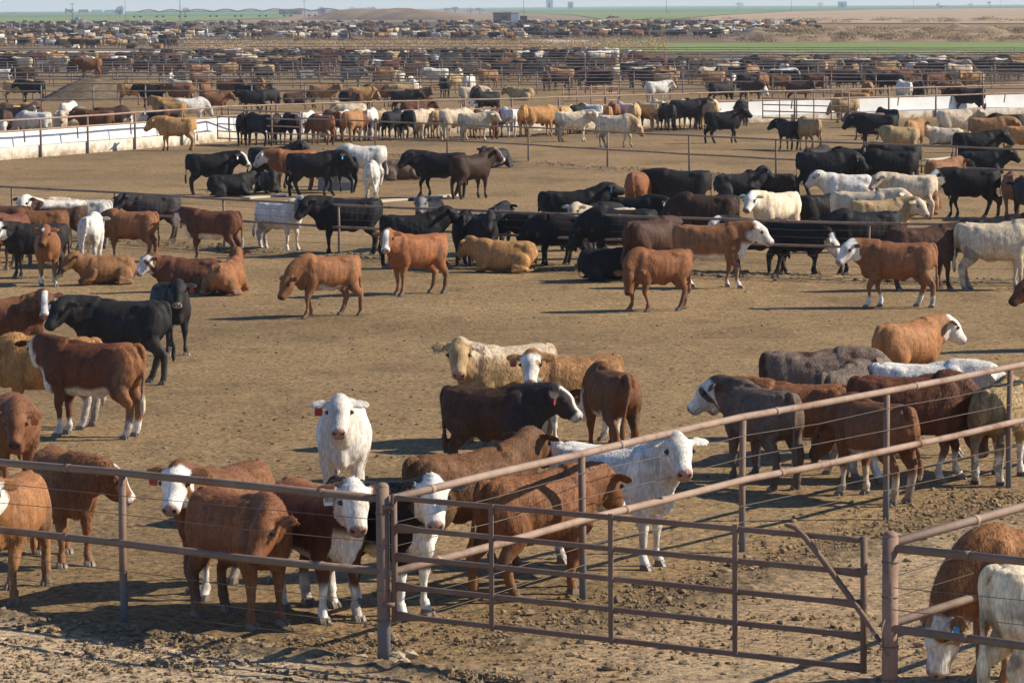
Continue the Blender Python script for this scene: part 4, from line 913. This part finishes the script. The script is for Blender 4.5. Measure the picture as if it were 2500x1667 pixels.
#zone(166, 176, 0, 900, 22, [6, 3, 2, 1.5, 2, 1, 1, 2, 2, 3, 1], 'in the crowded row left of centre')
#zone(150, 160, 450, 1500, 30, [9, 4, 2, 1, 1, 1, 0, 1, 1, 2, .5], 'in the dark distant row')
# single figures the photo singles out
p = G(*MOUND)
def mound():
    m = MB(); V = []; Q = []; nu, nv = 48, 16; r0 = 4.1; h0 = 1.45; rs2 = np.random.RandomState(2)
    for i in range(nv+1):
        for j in range(nu):
            a = j/nu*2*math.pi; r = r0*i/nv*(1+.06*math.sin(3*a+1)+.04*math.sin(7*a)); z = h0*(math.cos(math.pi*min(1, i/nv))*.5+.5)**.72
            V.append((p.x+r*math.cos(a), p.y+1+r*.9*math.sin(a), z-.03+rs2.uniform(-.02, .02)))
    for i in range(nv):
        for j in range(nu): Q.append((i*nu+j, (i+1)*nu+j, (i+1)*nu+(j+1) % nu, i*nu+(j+1) % nu))
    m.add(V, Q); tag(link('dirt_mound', m.mesh('mound', True), simple('mound_soil', (.16, .118, .072), .95, .1, .3, 3, .8, 9)), 'smooth grey-brown dirt mound with a brown cow standing on top', 'dirt mound')
mound()
add_cow((p.x-.3, p.y+1), 186, 'reddish brown cow standing on top of the dirt mound', c('red', tone=.8), 'stand', vox=.035, scale=1.05, z=1.36, detail=False, step=0)
for x, y, hd, cc, lab in ((320, 258, 10, 'gold', 'golden cow standing just right of the dirt mound'), (372, 262, 186, 'black', 'big black cow right of the dirt mound'), (442, 262, 172, 'brown', 'brown cow right of the black one by the dirt mound'), (500, 258, 80, 'brown', 'brown cow seen from behind right of the dirt mound'),
                          (40, 250, 5, 'tan', 'tan cow standing left of the dirt mound'), (80, 250, 180, 'black', 'black cow standing left of the dirt mound'), (50, 326, 75, 'gold', 'golden rump beyond the left end of the white bunk'), (148, 348, 280, 'cream', 'cream rump beyond the white bunk near the left edge'), (235, 344, 178, 'dkred', 'dark red cow beyond the left white bunk'),
                          (1068, 213, 188, 'white', 'white cow standing side-on among the distant pens'), (1120, 214, 90, 'cream', 'cream cow seen from behind beside the distant white one'), (935, 208, 190, 'brown', 'rusty cow standing in the distant pen left of the white one'), (1338, 206, 100, 'ginger', 'ginger rump beside distant black cattle'), (1395, 212, 185, 'black', 'black cow striding in the distant pens'), (1560, 208, 2, 'cream', 'pale cow beside a ginger one in the distant pens'), (1620, 206, 178, 'ginger', 'ginger cow standing in the distant pens')):
    q = G(x, y); add_cow((q.x, q.y), hd, lab, c(cc), 'stand', vox=.035, scale=1.1, detail=False, step=(x % 4))

# the far herd that nobody could count: one object
WB = [9, 4, 2, 1, 1, 1, 0, 1, 1, 2, .5]
def herd():
    rs = np.random.RandomState(77); Vs = []; Qs = []; Cs = []; n0 = 0
    gs = [cow_geo(p_, False, s_, .065, 1.0, 1.0, 0) for p_, s_ in (('stand', 0), ('low', 1), ('graze', 0), ('left', 3))]+[cow_geo('mid', True, 0, .065, 1.0, 1.0, 0)]
    cache = {}
    spec = [(98, 107, 0, 1250, 190, WP), (84, 94, 0, 1500, 150, W1), (74, 82, 0, 1900, 170, W1), (64, 71, 0, 2000, 230, W1), (59, 63, 0, 1960, 190, W1), (90, 97, 1300, 1880, 55, W1), (72, 90, 1650, 1930, 60, WP), (176, 184, 1200, 2500, 40, W1), (186, 198, 1500, 2500, 60, W1), (160, 170, 0, 250, 20, W1), (167, 178, 0, 1200, 62, W1), (153, 166, 350, 1560, 110, WB), (178, 204, 1250, 2500, 42, W1), (180, 204, 380, 1250, 44, W1), (176, 190, 0, 1200, 30, W1), (153, 160, 700, 1500, 60, WB), (208, 236, 1300, 2450, 26, W1), (158, 166, 0, 900, 40, W1), (108, 121, 0, 430, 60, WP), (86, 100, 300, 1300, 70, WP)]
    for y0, y1, x0, x1, n, w in spec:
        for k in range(n):
            px = rs.uniform(x0, x1); py = rs.uniform(y0, y1)
            if 101 < py < 124 and px > 470: continue
            q = G(px, py); i = rs.randint(len(gs)); cb = COLS[rs.choice(len(COLS), p=np.array(w)/sum(w))]
            if (i, cb) not in cache: cache[(i, cb)] = paint(gs[i], cb)
            g = gs[i]; a = rs.choice([0, math.pi])+rs.normal(0, .6); s = rs.uniform(1.05, 1.25)
            V = g['V']*s; V = np.stack([V[:, 0]*math.cos(a)-V[:, 1]*math.sin(a)+q.x, V[:, 0]*math.sin(a)+V[:, 1]*math.cos(a)+q.y, V[:, 2]], 1)
            Vs.append(V); Qs.append(g['Q']+n0); Cs.append(cache[(i, cb)]); n0 += len(V)
    me = mesh_from('far_herd', np.concatenate(Vs), np.concatenate(Qs), None, np.concatenate(Cs)); tag(link('far_herd', me, COAT), 'far herd of hundreds of cattle in the dark distant pens', 'cattle herd', kind='stuff')
herd()

# ------------------------------------------------------------------ far land
def sheet(name, pts, z, mat):
    m = MB(); P = [G(*q) for q in pts]; me = bpy.data.meshes.new(name); me.from_pydata([(q.x, q.y, z) for q in P], [], [tuple(range(len(P)))])
    return tag(link(name, me, mat), kind='structure')
def land(name, a, b, sc, sx=1.0):
    m, t, p = new_mat(name, .95, .1); tc = t.nodes.new('ShaderNodeTexCoord'); mp = t.nodes.new('ShaderNodeMapping'); mp.inputs['Scale'].default_value = (1, sx, 1); t.links.new(tc.outputs['Object'], mp.inputs[0])
    n = N(t, 'ShaderNodeTexNoise', Scale=sc, Detail=7.0, Roughness=.65); t.links.new(mp.outputs[0], n.inputs['Vector']); r = ramp(t, n.outputs[0], [(.35, a), (.65, b)]); t.links.new(r.outputs[0], p.inputs['Base Color']); return m
GRN = land('winter_wheat', (.085, .20, .045), (.115, .25, .06), .012, .3); GRN2 = land('short_grass', (.17, .225, .07), (.22, .27, .095), .035, .4); TANF = land('fallow', (.36, .25, .145), (.46, .32, .19), .02, .4)
PALE = land('pale_road', (.50, .43, .33), (.60, .53, .42), .1)
sheet('green_field', [(-400, 37), (750, 29.5), (720, 38), (-400, 46)], .30, GRN)
sheet('green_field', [(-400, 46.3), (720, 38.3), (690, 45), (440, 55), (-400, 60)], .25, GRN2)
sheet('green_field', [(1050, 21), (1650, 15.5), (2700, 13.5), (2700, 18), (2150, 23), (1950, 28), (1650, 29.5), (1250, 30)], .30, GRN)
sheet('green_field', [(1250, 30.4), (1650, 29.9), (1930, 28.4), (1760, 38), (1650, 48), (1480, 50), (1400, 38)], .25, GRN2)
sheet('fallow_field', [(1650, 49), (1760, 39), (1935, 29), (2150, 23.6), (2700, 18.6), (2700, 60), (1900, 58)], .2, TANF)
sheet('green_field', [(1430, 120), (1560, 108), (2700, 106), (2700, 135), (2050, 137), (1750, 134), (1560, 129)], .12, GRN2)
sheet('pale_road', [(-100, 127), (420, 126), (290, 142), (-100, 142)], .05, PALE)
sheet('pale_road', [(1290, 98), (1440, 100), (1430, 107), (1330, 107)], .08, PALE)
sheet('pale_road', [(1240, 146), (1500, 147), (1500, 151), (1240, 150)], .08, PALE)
DIRT = land('heap_soil', (.20, .135, .08), (.36, .25, .145), .05, 1.5)
def ridge(name, label, px0, px1, pyb, height, depth, mat, seed, prof, rough=.15, cat='earth bank'):
    A = G(px0, pyb); B = G(px1, pyb); nx, ny = 90, 22; V = []
    for i in range(nx+1):
        u = i/nx; q = A.lerp(B, u)
        for j in range(ny+1):
            v = j/ny; s = math.sin(math.pi*v)**.8 if .0 < v < 1 else 0
            h = height*prof(u)*s; h *= 1+rough*(2*float(fbm(np.array(u*14+seed), np.array(v*6.), 4, seed))-1)*2
            V.append((q.x, q.y+depth*v, h-.1))
    Q = [(i*(ny+1)+j, (i+1)*(ny+1)+j, (i+1)*(ny+1)+j+1, i*(ny+1)+j+1) for i in range(nx) for j in range(ny)]
    return tag(link(name, mesh_from(name, V, Q, None, None, True), mat), label, cat)
bump = lambda u, a=.5, w=.5: max(0, 1-abs((u-a)/w)**2.2)
ridge('earth_bank', 'long bare earth mound on the horizon left of centre', 690, 1290, 50, 5.2, 90, DIRT, 3, lambda u: (sstep(0, .3, u)*sstep(1.0, .5, u)), .06, 'earth mound')
ridge('earth_bank', 'low sandy bank right of the dark barn', 1390, 1600, 55, 1.3, 60, DIRT, 5, lambda u: bump(u), .2)
ridge('earth_bank', 'small dark dirt heap on the sandy bank', 1472, 1528, 52, 2.0, 20, land('dark_heap', (.13, .095, .065), (.2, .145, .1), .1), 6, lambda u: bump(u, .5, .5), .2, 'dirt heap')
ridge('earth_bank', 'brushy earth bank between the far herd and the green strip at right', 1780, 2750, 103, 1.9, 45, land('bank_soil', (.27, .19, .11), (.40, .29, .175), .12), 8, lambda u: sstep(0, .12, u)*(.65+.6*float(vnoise(np.array(u*9), np.array(.5), 3)))*sstep(1.4, .6, u), .35)
ridge('earth_bank', 'small gravel heap by the pale road at left', 160, 245, 142, .9, 6, DIRT, 9, lambda u: bump(u), .1, 'dirt heap')
ridge('earth_bank', 'small gravel heap right of the pale road', 470, 545, 136, 1.1, 8, DIRT, 10, lambda u: bump(u), .1, 'dirt heap')

# dry brush: many thin leaf-sized faces in tufts
def brush(name, label, spots, mat, seed, leaf=.045, per=170):
    rs = np.random.RandomState(seed); Vs = []
    for x, y, z, r, h in spots:
        n = per; a = rs.uniform(0, 6.28, n); rr_ = r*np.sqrt(rs.rand(n)); zz = z+h*rs.rand(n)**1.0*np.sqrt(1-(rr_/r)**2*.8)
        P = np.stack([x+rr_*np.cos(a), y+rr_*np.sin(a), zz], 1); d1 = rs.normal(0, 1, (n, 3)); d1 /= np.linalg.norm(d1, axis=1)[:, None]; d2 = np.cross(d1, rs.normal(0, 1, (n, 3))); d2 /= np.linalg.norm(d2, axis=1)[:, None]
        s = leaf*rs.uniform(.6, 1.6, n)[:, None]*(r/.8)**.7; Vs.append(np.stack([P-d1*s, P+d1*s, P+d2*s*.8], 1).reshape(-1, 3))
    V = np.concatenate(Vs); tag(link(name, mesh_from(name, V, None, np.arange(len(V)).reshape(-1, 3), None, False), mat), label, 'brush', kind='stuff')
rs = np.random.RandomState(3)
BR1 = land('dry_grass', (.42, .29, .15), (.56, .40, .22), .4); BR2 = land('grey_brush', (.15, .115, .075), (.26, .19, .12), .4)
sp_ = []
for k in range(520):
    px = rs.uniform(450, 1620); py = rs.uniform(108, 128)-(2 if px > 1300 else 0); q = G(px, py); sp_.append((q.x, q.y, 0, rs.uniform(.8, 2.2), rs.uniform(.4, 1.6)))
for k in range(160):
    px = rs.uniform(1430, 2600); py = rs.normal(136.5, 1.2); q = G(px, py); sp_.append((q.x, q.y, 0, rs.uniform(.5, 1.3), rs.uniform(.2, .6)))
brush('dry_grass', 'dry straw-coloured grass strip above the far pens', sp_, BR1, 1)
sp_ = []
for k in range(520):
    px = rs.uniform(1790, 2640); q = G(px, 103); v = rs.rand(); z = 1.4*math.sin(math.pi*v)**.8*(1 if px > 1880 else .4); sp_.append((q.x*(1+45*v/q.y), q.y+45*v, z, rs.uniform(.9, 2.4), rs.uniform(.3, .9)))
brush('dry_grass', 'straw-coloured grass tufts on the earth bank at right', sp_[:300], BR1, 2); brush('brush_bushes', 'dark scrubby bushes on the earth bank at right', sp_[300:]+[(*G(rs.uniform(1500, 2560), rs.uniform(48, 58))[:2], 0, rs.uniform(1.5, 4), rs.uniform(.6, 1.6)) for k in range(70)], BR2, 3, leaf=.06)
sp_ = [(*G(rs.uniform(1450, 2560), rs.uniform(108, 133))[:2], .1, rs.uniform(.2, .5), rs.uniform(.15, .5)) for k in range(60)]
brush('field_weeds', 'dark weeds dotted over the green strip', sp_, BR2, 4, per=20)

# poles, vehicles, irrigation, trees, buildings near the horizon
WOOD = simple('pole_wood', (.10, .08, .065), .9, .1); RED = simple('red_paint', (.40, .05, .03), .5, .4, .1); WPT = simple('white_paint', (.75, .76, .78), .5, .4, .05); DK = simple('dark_rubber', (.03, .03, .035), .7, .2); GLS = simple('window_glass', (.04, .06, .08), .15, .6, .05); ZINC = simple('galvanised', (.42, .44, .46), .5, .4, .1); BLUE = simple('pale_blue_roof', (.36, .48, .62), .6, .3, .1); SHED = simple('shed_side', (.16, .12, .10), .8, .2, .2)
def on(px, dist): return Vector((at_depth(px, dist), dist, 0))
def pole(px, py, h, label, arms=1, r_=.16):
    q = G(px, py); rt = tag(link('utility_pole', None), label, 'utility pole')
    m = MB(); m.tube([(q.x, q.y, -.3), (q.x, q.y, h)], [r_, r_*.7], 8); link('pole', m.mesh('pole', True), WOOD, rt)
    for k in range(arms):
        m = MB(); m.box((q.x, q.y-.2, h-.5-k*1.2), (2.4, .12, .14)); link('crossarm', m.mesh('arm'), WOOD, rt)
        for s in (-1.1, -.4, .4, 1.1): m = MB(); m.tube([(q.x+s, q.y-.2, h-.43-k*1.2), (q.x+s, q.y-.2, h-.2-k*1.2)], .06, 6); link('insulator', m.mesh('ins', True), ZINC, rt)
for px, py, h, lab in ((177, 55, 8.5, 'short dark utility pole behind the pickup at upper left'), (440, 53, 14, 'tallest dark utility pole at upper left'), (306, 50, 11, 'thin pale pole between the two dark ones at upper left'), (743, 42, 10, 'thin pole left of the long earth mound'), (1279, 38, 13, 'dark utility pole beside the white-ended barn'), (1627, 34, 12, 'utility pole standing in the far green field'), (1932, 28, 13, 'utility pole where the green field meets the fallow'), (2230, 22, 13, 'utility pole on the edge of the fallow field at right'), (2443, 18, 11, 'faint utility pole near the right horizon')):
    pole(px, py, h, lab, r_=.16 if px != 306 else .1)

def vehicle(name, label, px, py, L, W, Hh, body, cab, cat, heading=0.0, cabpos=.3):
    """open-bed truck or car: body, cab with windows, wheels"""
    q = G(px, py); rt = tag(link(name, None, loc=q, rz=heading), label, cat)
    m = MB(); m.box((0, 0, Hh*.42), (L, W, Hh*.34)); m.box((-L*.38, 0, Hh*.62), (L*.22, W*.94, Hh*.08)); link('body', m.mesh('body'), body, rt)
    m = MB(); m.box((L*(cabpos-.3), 0, Hh*.78), (L*.36, W*.88, Hh*.38), taper=.78); cb = link('cab', m.mesh('cab'), cab, rt)
    m = MB(); m.box((L*(cabpos-.3), -W*.42, Hh*.80), (L*.28, .05, Hh*.2), taper=.85); link('window', m.mesh('win'), GLS, cb)
    for sx in (-.32, .32):
        for sy in (-1, 1):
            m = MB(); m.tube([(L*sx, sy*W*.5-.12, Hh*.2), (L*sx, sy*W*.5+.12, Hh*.2)], Hh*.2, 14, hint=(0, 0, 1)); link('wheel', m.mesh('wheel'), DK, rt)
vehicle('pickup_truck', 'blue-white pickup truck driving along the field edge at upper left', 190, 55, 6.2, 2.1, 2.2, ZINC, ZINC, 'pickup truck', cabpos=.25)
vehicle('parked_car', 'small dark car with pale roof on the far left horizon', 18, 34, 7, 2.2, 2.2, DK, WPT, 'car')
vehicle('parked_car', 'second dark car on the far left horizon', 34, 34, 7, 2.2, 1.8, DK, DK, 'car')
vehicle('parked_car', 'white pickup left of the red machines on the horizon', 149, 34, 8, 2.4, 2.4, WPT, WPT, 'pickup truck')
def trailer(name, label, px, py, L, W, Hh, mat, roof, cat):
    q = G(px, py); rt = tag(link(name, None, loc=q), label, cat)
    m = MB(); m.box((0, 0, Hh*.58), (L, W, Hh*.72)); link('box_body', m.mesh('box'), mat, rt); m = MB(); m.box((0, 0, Hh*.97), (L*1.01, W*1.04, Hh*.06)); link('roof', m.mesh('roof'), roof, rt)
    for sx in (-.42, -.34, .34, .42):
        for sy in (-1, 1): m = MB(); m.tube([(L*sx, sy*W*.5-.15, .5), (L*sx, sy*W*.5+.15, .5)], .5, 12); link('wheel', m.mesh('wheel'), DK, rt)
def combine(label, px, py, S):
    q = G(px, py); rt = tag(link('combine_harvester', None, loc=q), label, 'farm machine')
    m = MB(); m.box((0, 0, 2.1*S), (6*S, 3*S, 2.2*S), taper=.92); m.box((-2.2*S, 0, 3.5*S), (2*S, 2.2*S, .8*S), taper=.8); link('body', m.mesh('body'), RED, rt)
    m = MB(); m.box((3.2*S, 0, 2.8*S), (1.5*S, 2*S, 1.8*S), taper=.85); link('cab', m.mesh('cab'), GLS, rt); m = MB(); m.box((4.6*S, 0, .8*S), (1.2*S, 6*S, 1.1*S), taper=.7); link('header', m.mesh('hd'), RED, rt)
    for sx, r_ in ((2, 1.1), (-2.2, .7)):
        for sy in (-1, 1): m = MB(); m.tube([(sx*S, sy*1.6*S-.3, r_*S), (sx*S, sy*1.6*S+.3, r_*S)], r_*S, 14); link('wheel', m.mesh('wheel'), DK, rt)
combine('red farm machine with a dark cab on the left horizon', 168, 33.4, 1.75)
trailer('grain_trailer', 'long red trailer beside the farm machine on the left horizon', 204, 33, 14, 3, 5.2, RED, RED, 'trailer')
trailer('white_trailer', 'white trailer just right of the red one on the left horizon', 237, 33, 15, 3, 4.6, WPT, ZINC, 'trailer')
trailer('white_trailer', 'second white trailer furthest right on the left horizon', 269, 33, 15, 3, 4.6, WPT, BLUE, 'trailer')

def pivot():
    rt = tag(link('irrigation_pivot', None), 'long centre-pivot irrigation boom with arched trusses over the green field', 'irrigation pivot')
    D = G(600, 43).y; xs = [345, 400, 455, 530, 590, 650, 710, 770, 840]
    for a, b in zip(xs, xs[1:]):
        A = on(a, D); B = on(b, D+15); m = MB(); K = 10; top = []; bot = []
        for k in range(K+1):
            u = k/K; q = A.lerp(B, u); arch = math.sin(math.pi*u); top.append((q.x, q.y, 3.6+1.5*arch)); bot.append((q.x, q.y, 3.6+.1*arch))
        m.tube(top, .30, 5); s = link('span_pipe', m.mesh('span', True), WOOD, rt)
        m = MB(); m.tube(bot, .12, 4)
        for k in range(1, K): m.tube([top[k], bot[k-1]], .12, 4); m.tube([top[k], bot[min(K, k+1)]], .12, 4)
        link('truss', m.mesh('truss'), WOOD, s)
    for x in xs:
        q = on(x, D+5); m = MB()
        for s in (-2, 2): m.tube([(q.x+s, q.y, .8), (q.x, q.y, 3.7)], .12, 5)
        m.tube([(q.x-2, q.y, .8), (q.x+2, q.y, .8)], .1, 5); t = link('tower', m.mesh('tower'), ZINC, rt)
        for s in (-2, 2): m = MB(); m.tube([(q.x+s, q.y-.2, .7), (q.x+s, q.y+.2, .7)], .75, 12); link('wheel', m.mesh('wheel'), DK, t)
pivot()

def building(name, label, p, size, wall, roof, cat, rz=0.0, gable=False):
    rt = tag(link(name, None, loc=p, rz=rz), label, cat); L, W, Hh = size
    m = MB(); m.box((0, 0, Hh/2), (L, W, Hh)); link('wall', m.mesh('wall'), wall, rt)
    m = MB()
    if gable: m.add([(-L/2-.3, -W/2-.3, Hh), (L/2+.3, -W/2-.3, Hh), (L/2+.3, W/2+.3, Hh), (-L/2-.3, W/2+.3, Hh), (-L/2-.3, 0, Hh+W*.22), (L/2+.3, 0, Hh+W*.22)], [(0, 1, 5, 4), (2, 3, 4, 5)], [(0, 4, 3), (1, 2, 5)])
    else: m.box((0, 0, Hh+.1), (L+.5, W+.5, .25))
    link('roof', m.mesh('roof'), roof, rt)
    for k in range(max(1, int(L/9))): m = MB(); m.box((-L/2+4.5+k*9, -W/2-.03, Hh*.45), (2.6, .08, Hh*.5)); link('door', m.mesh('door'), DK if wall is not DK else ZINC, rt)
building('barn_end', 'small white shed with red roof edge at the end of the dark barn', G(1257, 54), (2.6, 4, 3.0), WPT, RED, 'shed')
q = G(1226, 52); building('dark_barn', 'low dark barn joined left of the small white shed', q, (7, 5, 3.1), SHED, SHED, 'barn')
def wallrun():
    A = G(1268, 54); B = G(1380, 50); m = MB(); V = [(A.x, A.y, -.1), (A.x, A.y+.8, -.1), (B.x, B.y+.8, -.1), (B.x, B.y, -.1), (A.x, A.y, 2.6), (A.x, A.y+.8, 2.6), (B.x, B.y+.8, .7), (B.x, B.y, .7)]
    m.add(V, [(0, 1, 2, 3), (4, 7, 6, 5), (0, 4, 5, 1), (1, 5, 6, 2), (2, 6, 7, 3), (3, 7, 4, 0)]); tag(link('silage_wall', m.mesh('wall'), SHED), 'long dark sloping bunker wall right of the white shed', 'wall')
wallrun()
for px, d, s, lab, w_ in ((1347, 5200, (10, 9, 15), 'tall white elevator on the horizon', WPT), (1398, 5600, (9, 8, 12), 'faint small tower right of the white elevator', ZINC), (908, 3400, (9, 6, 4), 'pale blue farm house among bare trees on the horizon', BLUE), (795, 3000, (8, 6, 4), 'faint blue shed left of the earth mound top', BLUE), (718, 2800, (19, 8, 3), 'long low pale barn on the horizon behind the pivot', SHED), (2058, 4600, (11, 8, 8), 'small blue-grey shed on the right horizon', BLUE), (303, 3400, (8, 8, 5), 'small blue shed on the left horizon behind the trailers', BLUE), (2300, 4200, (12, 8, 3), 'white low farm buildings far on the right horizon', WPT)):
    building('farm_building', lab, on(px, d), s, w_, w_, 'building', gable=s[2] < 10)

BARK = simple('bare_twigs', (.17, .14, .12), .9, .1)
def bare_tree(px, dist, h, label, seed, wd=1.0):
    r = np.random.RandomState(seed); q = on(px, dist); rt = tag(link('bare_tree', None, loc=q), label, 'tree'); m = MB(); m.tube([(0, 0, -.2), (0, 0, h*.35)], [h*.035, h*.025], 8); link('trunk', m.mesh('trunk', True), BARK, rt)
    m = MB(); tips = []
    def br(p, d, L, rad, k):
        e = p+d*L; m.tube([tuple(p), tuple((p+e)/2+r.normal(0, .04*L, 3)), tuple(e)], [rad, rad*.8, rad*.55], 4, hint=(.3, 1, .2))
        if k == 0: return
        for i in range(3+(k > 2)): n = d+r.normal(0, .55, 3)*np.array((wd, wd, .6)); n /= np.linalg.norm(n); br(e, n, L*r.uniform(.6, .8), rad*.55, k-1)
    for i in range(4): d = np.array((r.normal(0, .5)*wd, r.normal(0, .5), 1.0)); br(np.array((0, 0, h*.33)), d/np.linalg.norm(d), h*.25, h*.018, 4)
    link('crown', m.mesh('crown'), BARK, rt)
for i, (px, d, h, lab) in enumerate(((868, 2300, 6.5, 'bare tree cluster left of the blue house on the horizon'), (885, 2350, 6, 'bare tree against the blue house on the horizon'), (915, 2300, 6.8, 'bare tree right of the blue house on the horizon'), (1098, 2300, 5.5, 'first bare tree of the pair left of centre horizon'), (1118, 2250, 6.3, 'larger bare tree of the pair left of centre horizon'), (1155, 2300, 5.2, 'small bare tree right of the pair on the horizon'), (1178, 2300, 5.6, 'bare tree furthest right of the centre group'), (303, 2200, 8, 'bare tree behind the trailers on the left horizon'), (460, 1900, 6.5, 'wide wispy bare tree behind the irrigation pivot'), (790, 2600, 7, 'bare tree above the left end of the earth mound'), (1807, 3600, 9, 'tiny lone tree on the right horizon'), (2005, 3800, 8, 'small dark tree left of the right horizon shed'), (2418, 3800, 8, 'dark little tree among the right horizon row'), (2370, 3900, 6, 'small tree in the right horizon row'), (2295, 3800, 7, 'dark tree beside the white buildings at right'))):
    bare_tree(px, d, h, lab, i+1, 1.3)

# trough and concrete pads in the back pen
def trough(label, px, py, L, mat):
    q = G(px, py); rt = tag(link('water_trough', None, loc=q), label, 'water trough'); m = MB(); m.box((0, 0, .3), (L, .9, .6), taper=.93); link('basin', m.mesh('basin'), mat, rt)
    m = MB(); m.box((0, 0, .602), (L*.84, .6, .01)); link('water', m.mesh('water'), GLS, rt); m = MB(); m.box((L*.2, -.47, .35), (.35, .04, .2)); link('float_cover', m.mesh('cover'), STC, rt)
trough('pale concrete water trough between the legs of the back pen group', 822, 464, 1.15, simple('trough_concrete', (.25, .25, .26), .85, .2, .12, 4, .3))
trough('low water trough beside the dark cow near the right gate', 2115, 312, 1.8, simple('trough_dark', (.20, .19, .18), .85, .2, .12, 4, .3))
def curb(a, b, w_, mat=PALE):
    A = G(*a); B = G(*b); d = (B-A); m = MB(); c_ = (A+B)/2; m.box((c_.x, c_.y, .03), (d.length, w_, .05), math.atan2(d.y, d.x)); tag(link('concrete_pad', m.mesh('pad'), mat), kind='structure')
curb((850, 500), (1120, 478), .35); curb((600, 486), (690, 479), .35); curb((2260, 393), (2330, 386), .3)

# ------------------------------------------------------------------ air
def haze():
    m = bpy.data.materials.new('air_haze'); m.use_nodes = True; t = m.node_tree; t.nodes.clear(); o = t.nodes.new('ShaderNodeOutputMaterial'); v = t.nodes.new('ShaderNodeVolumePrincipled')
    v.inputs['Color'].default_value = (.84, .91, 1.0, 1); v.inputs['Density'].default_value = HAZE; v.inputs['Anisotropy'].default_value = .2; t.links.new(v.outputs[0], o.inputs['Volume'])
    b = MB(); b.box((0, 4700, 17), (44000, 10200, 38)); tag(link('haze', b.mesh('haze'), m), kind='stuff', label='thin pale daylight haze over the plain', cat='haze')
HAZE = .00014
haze()
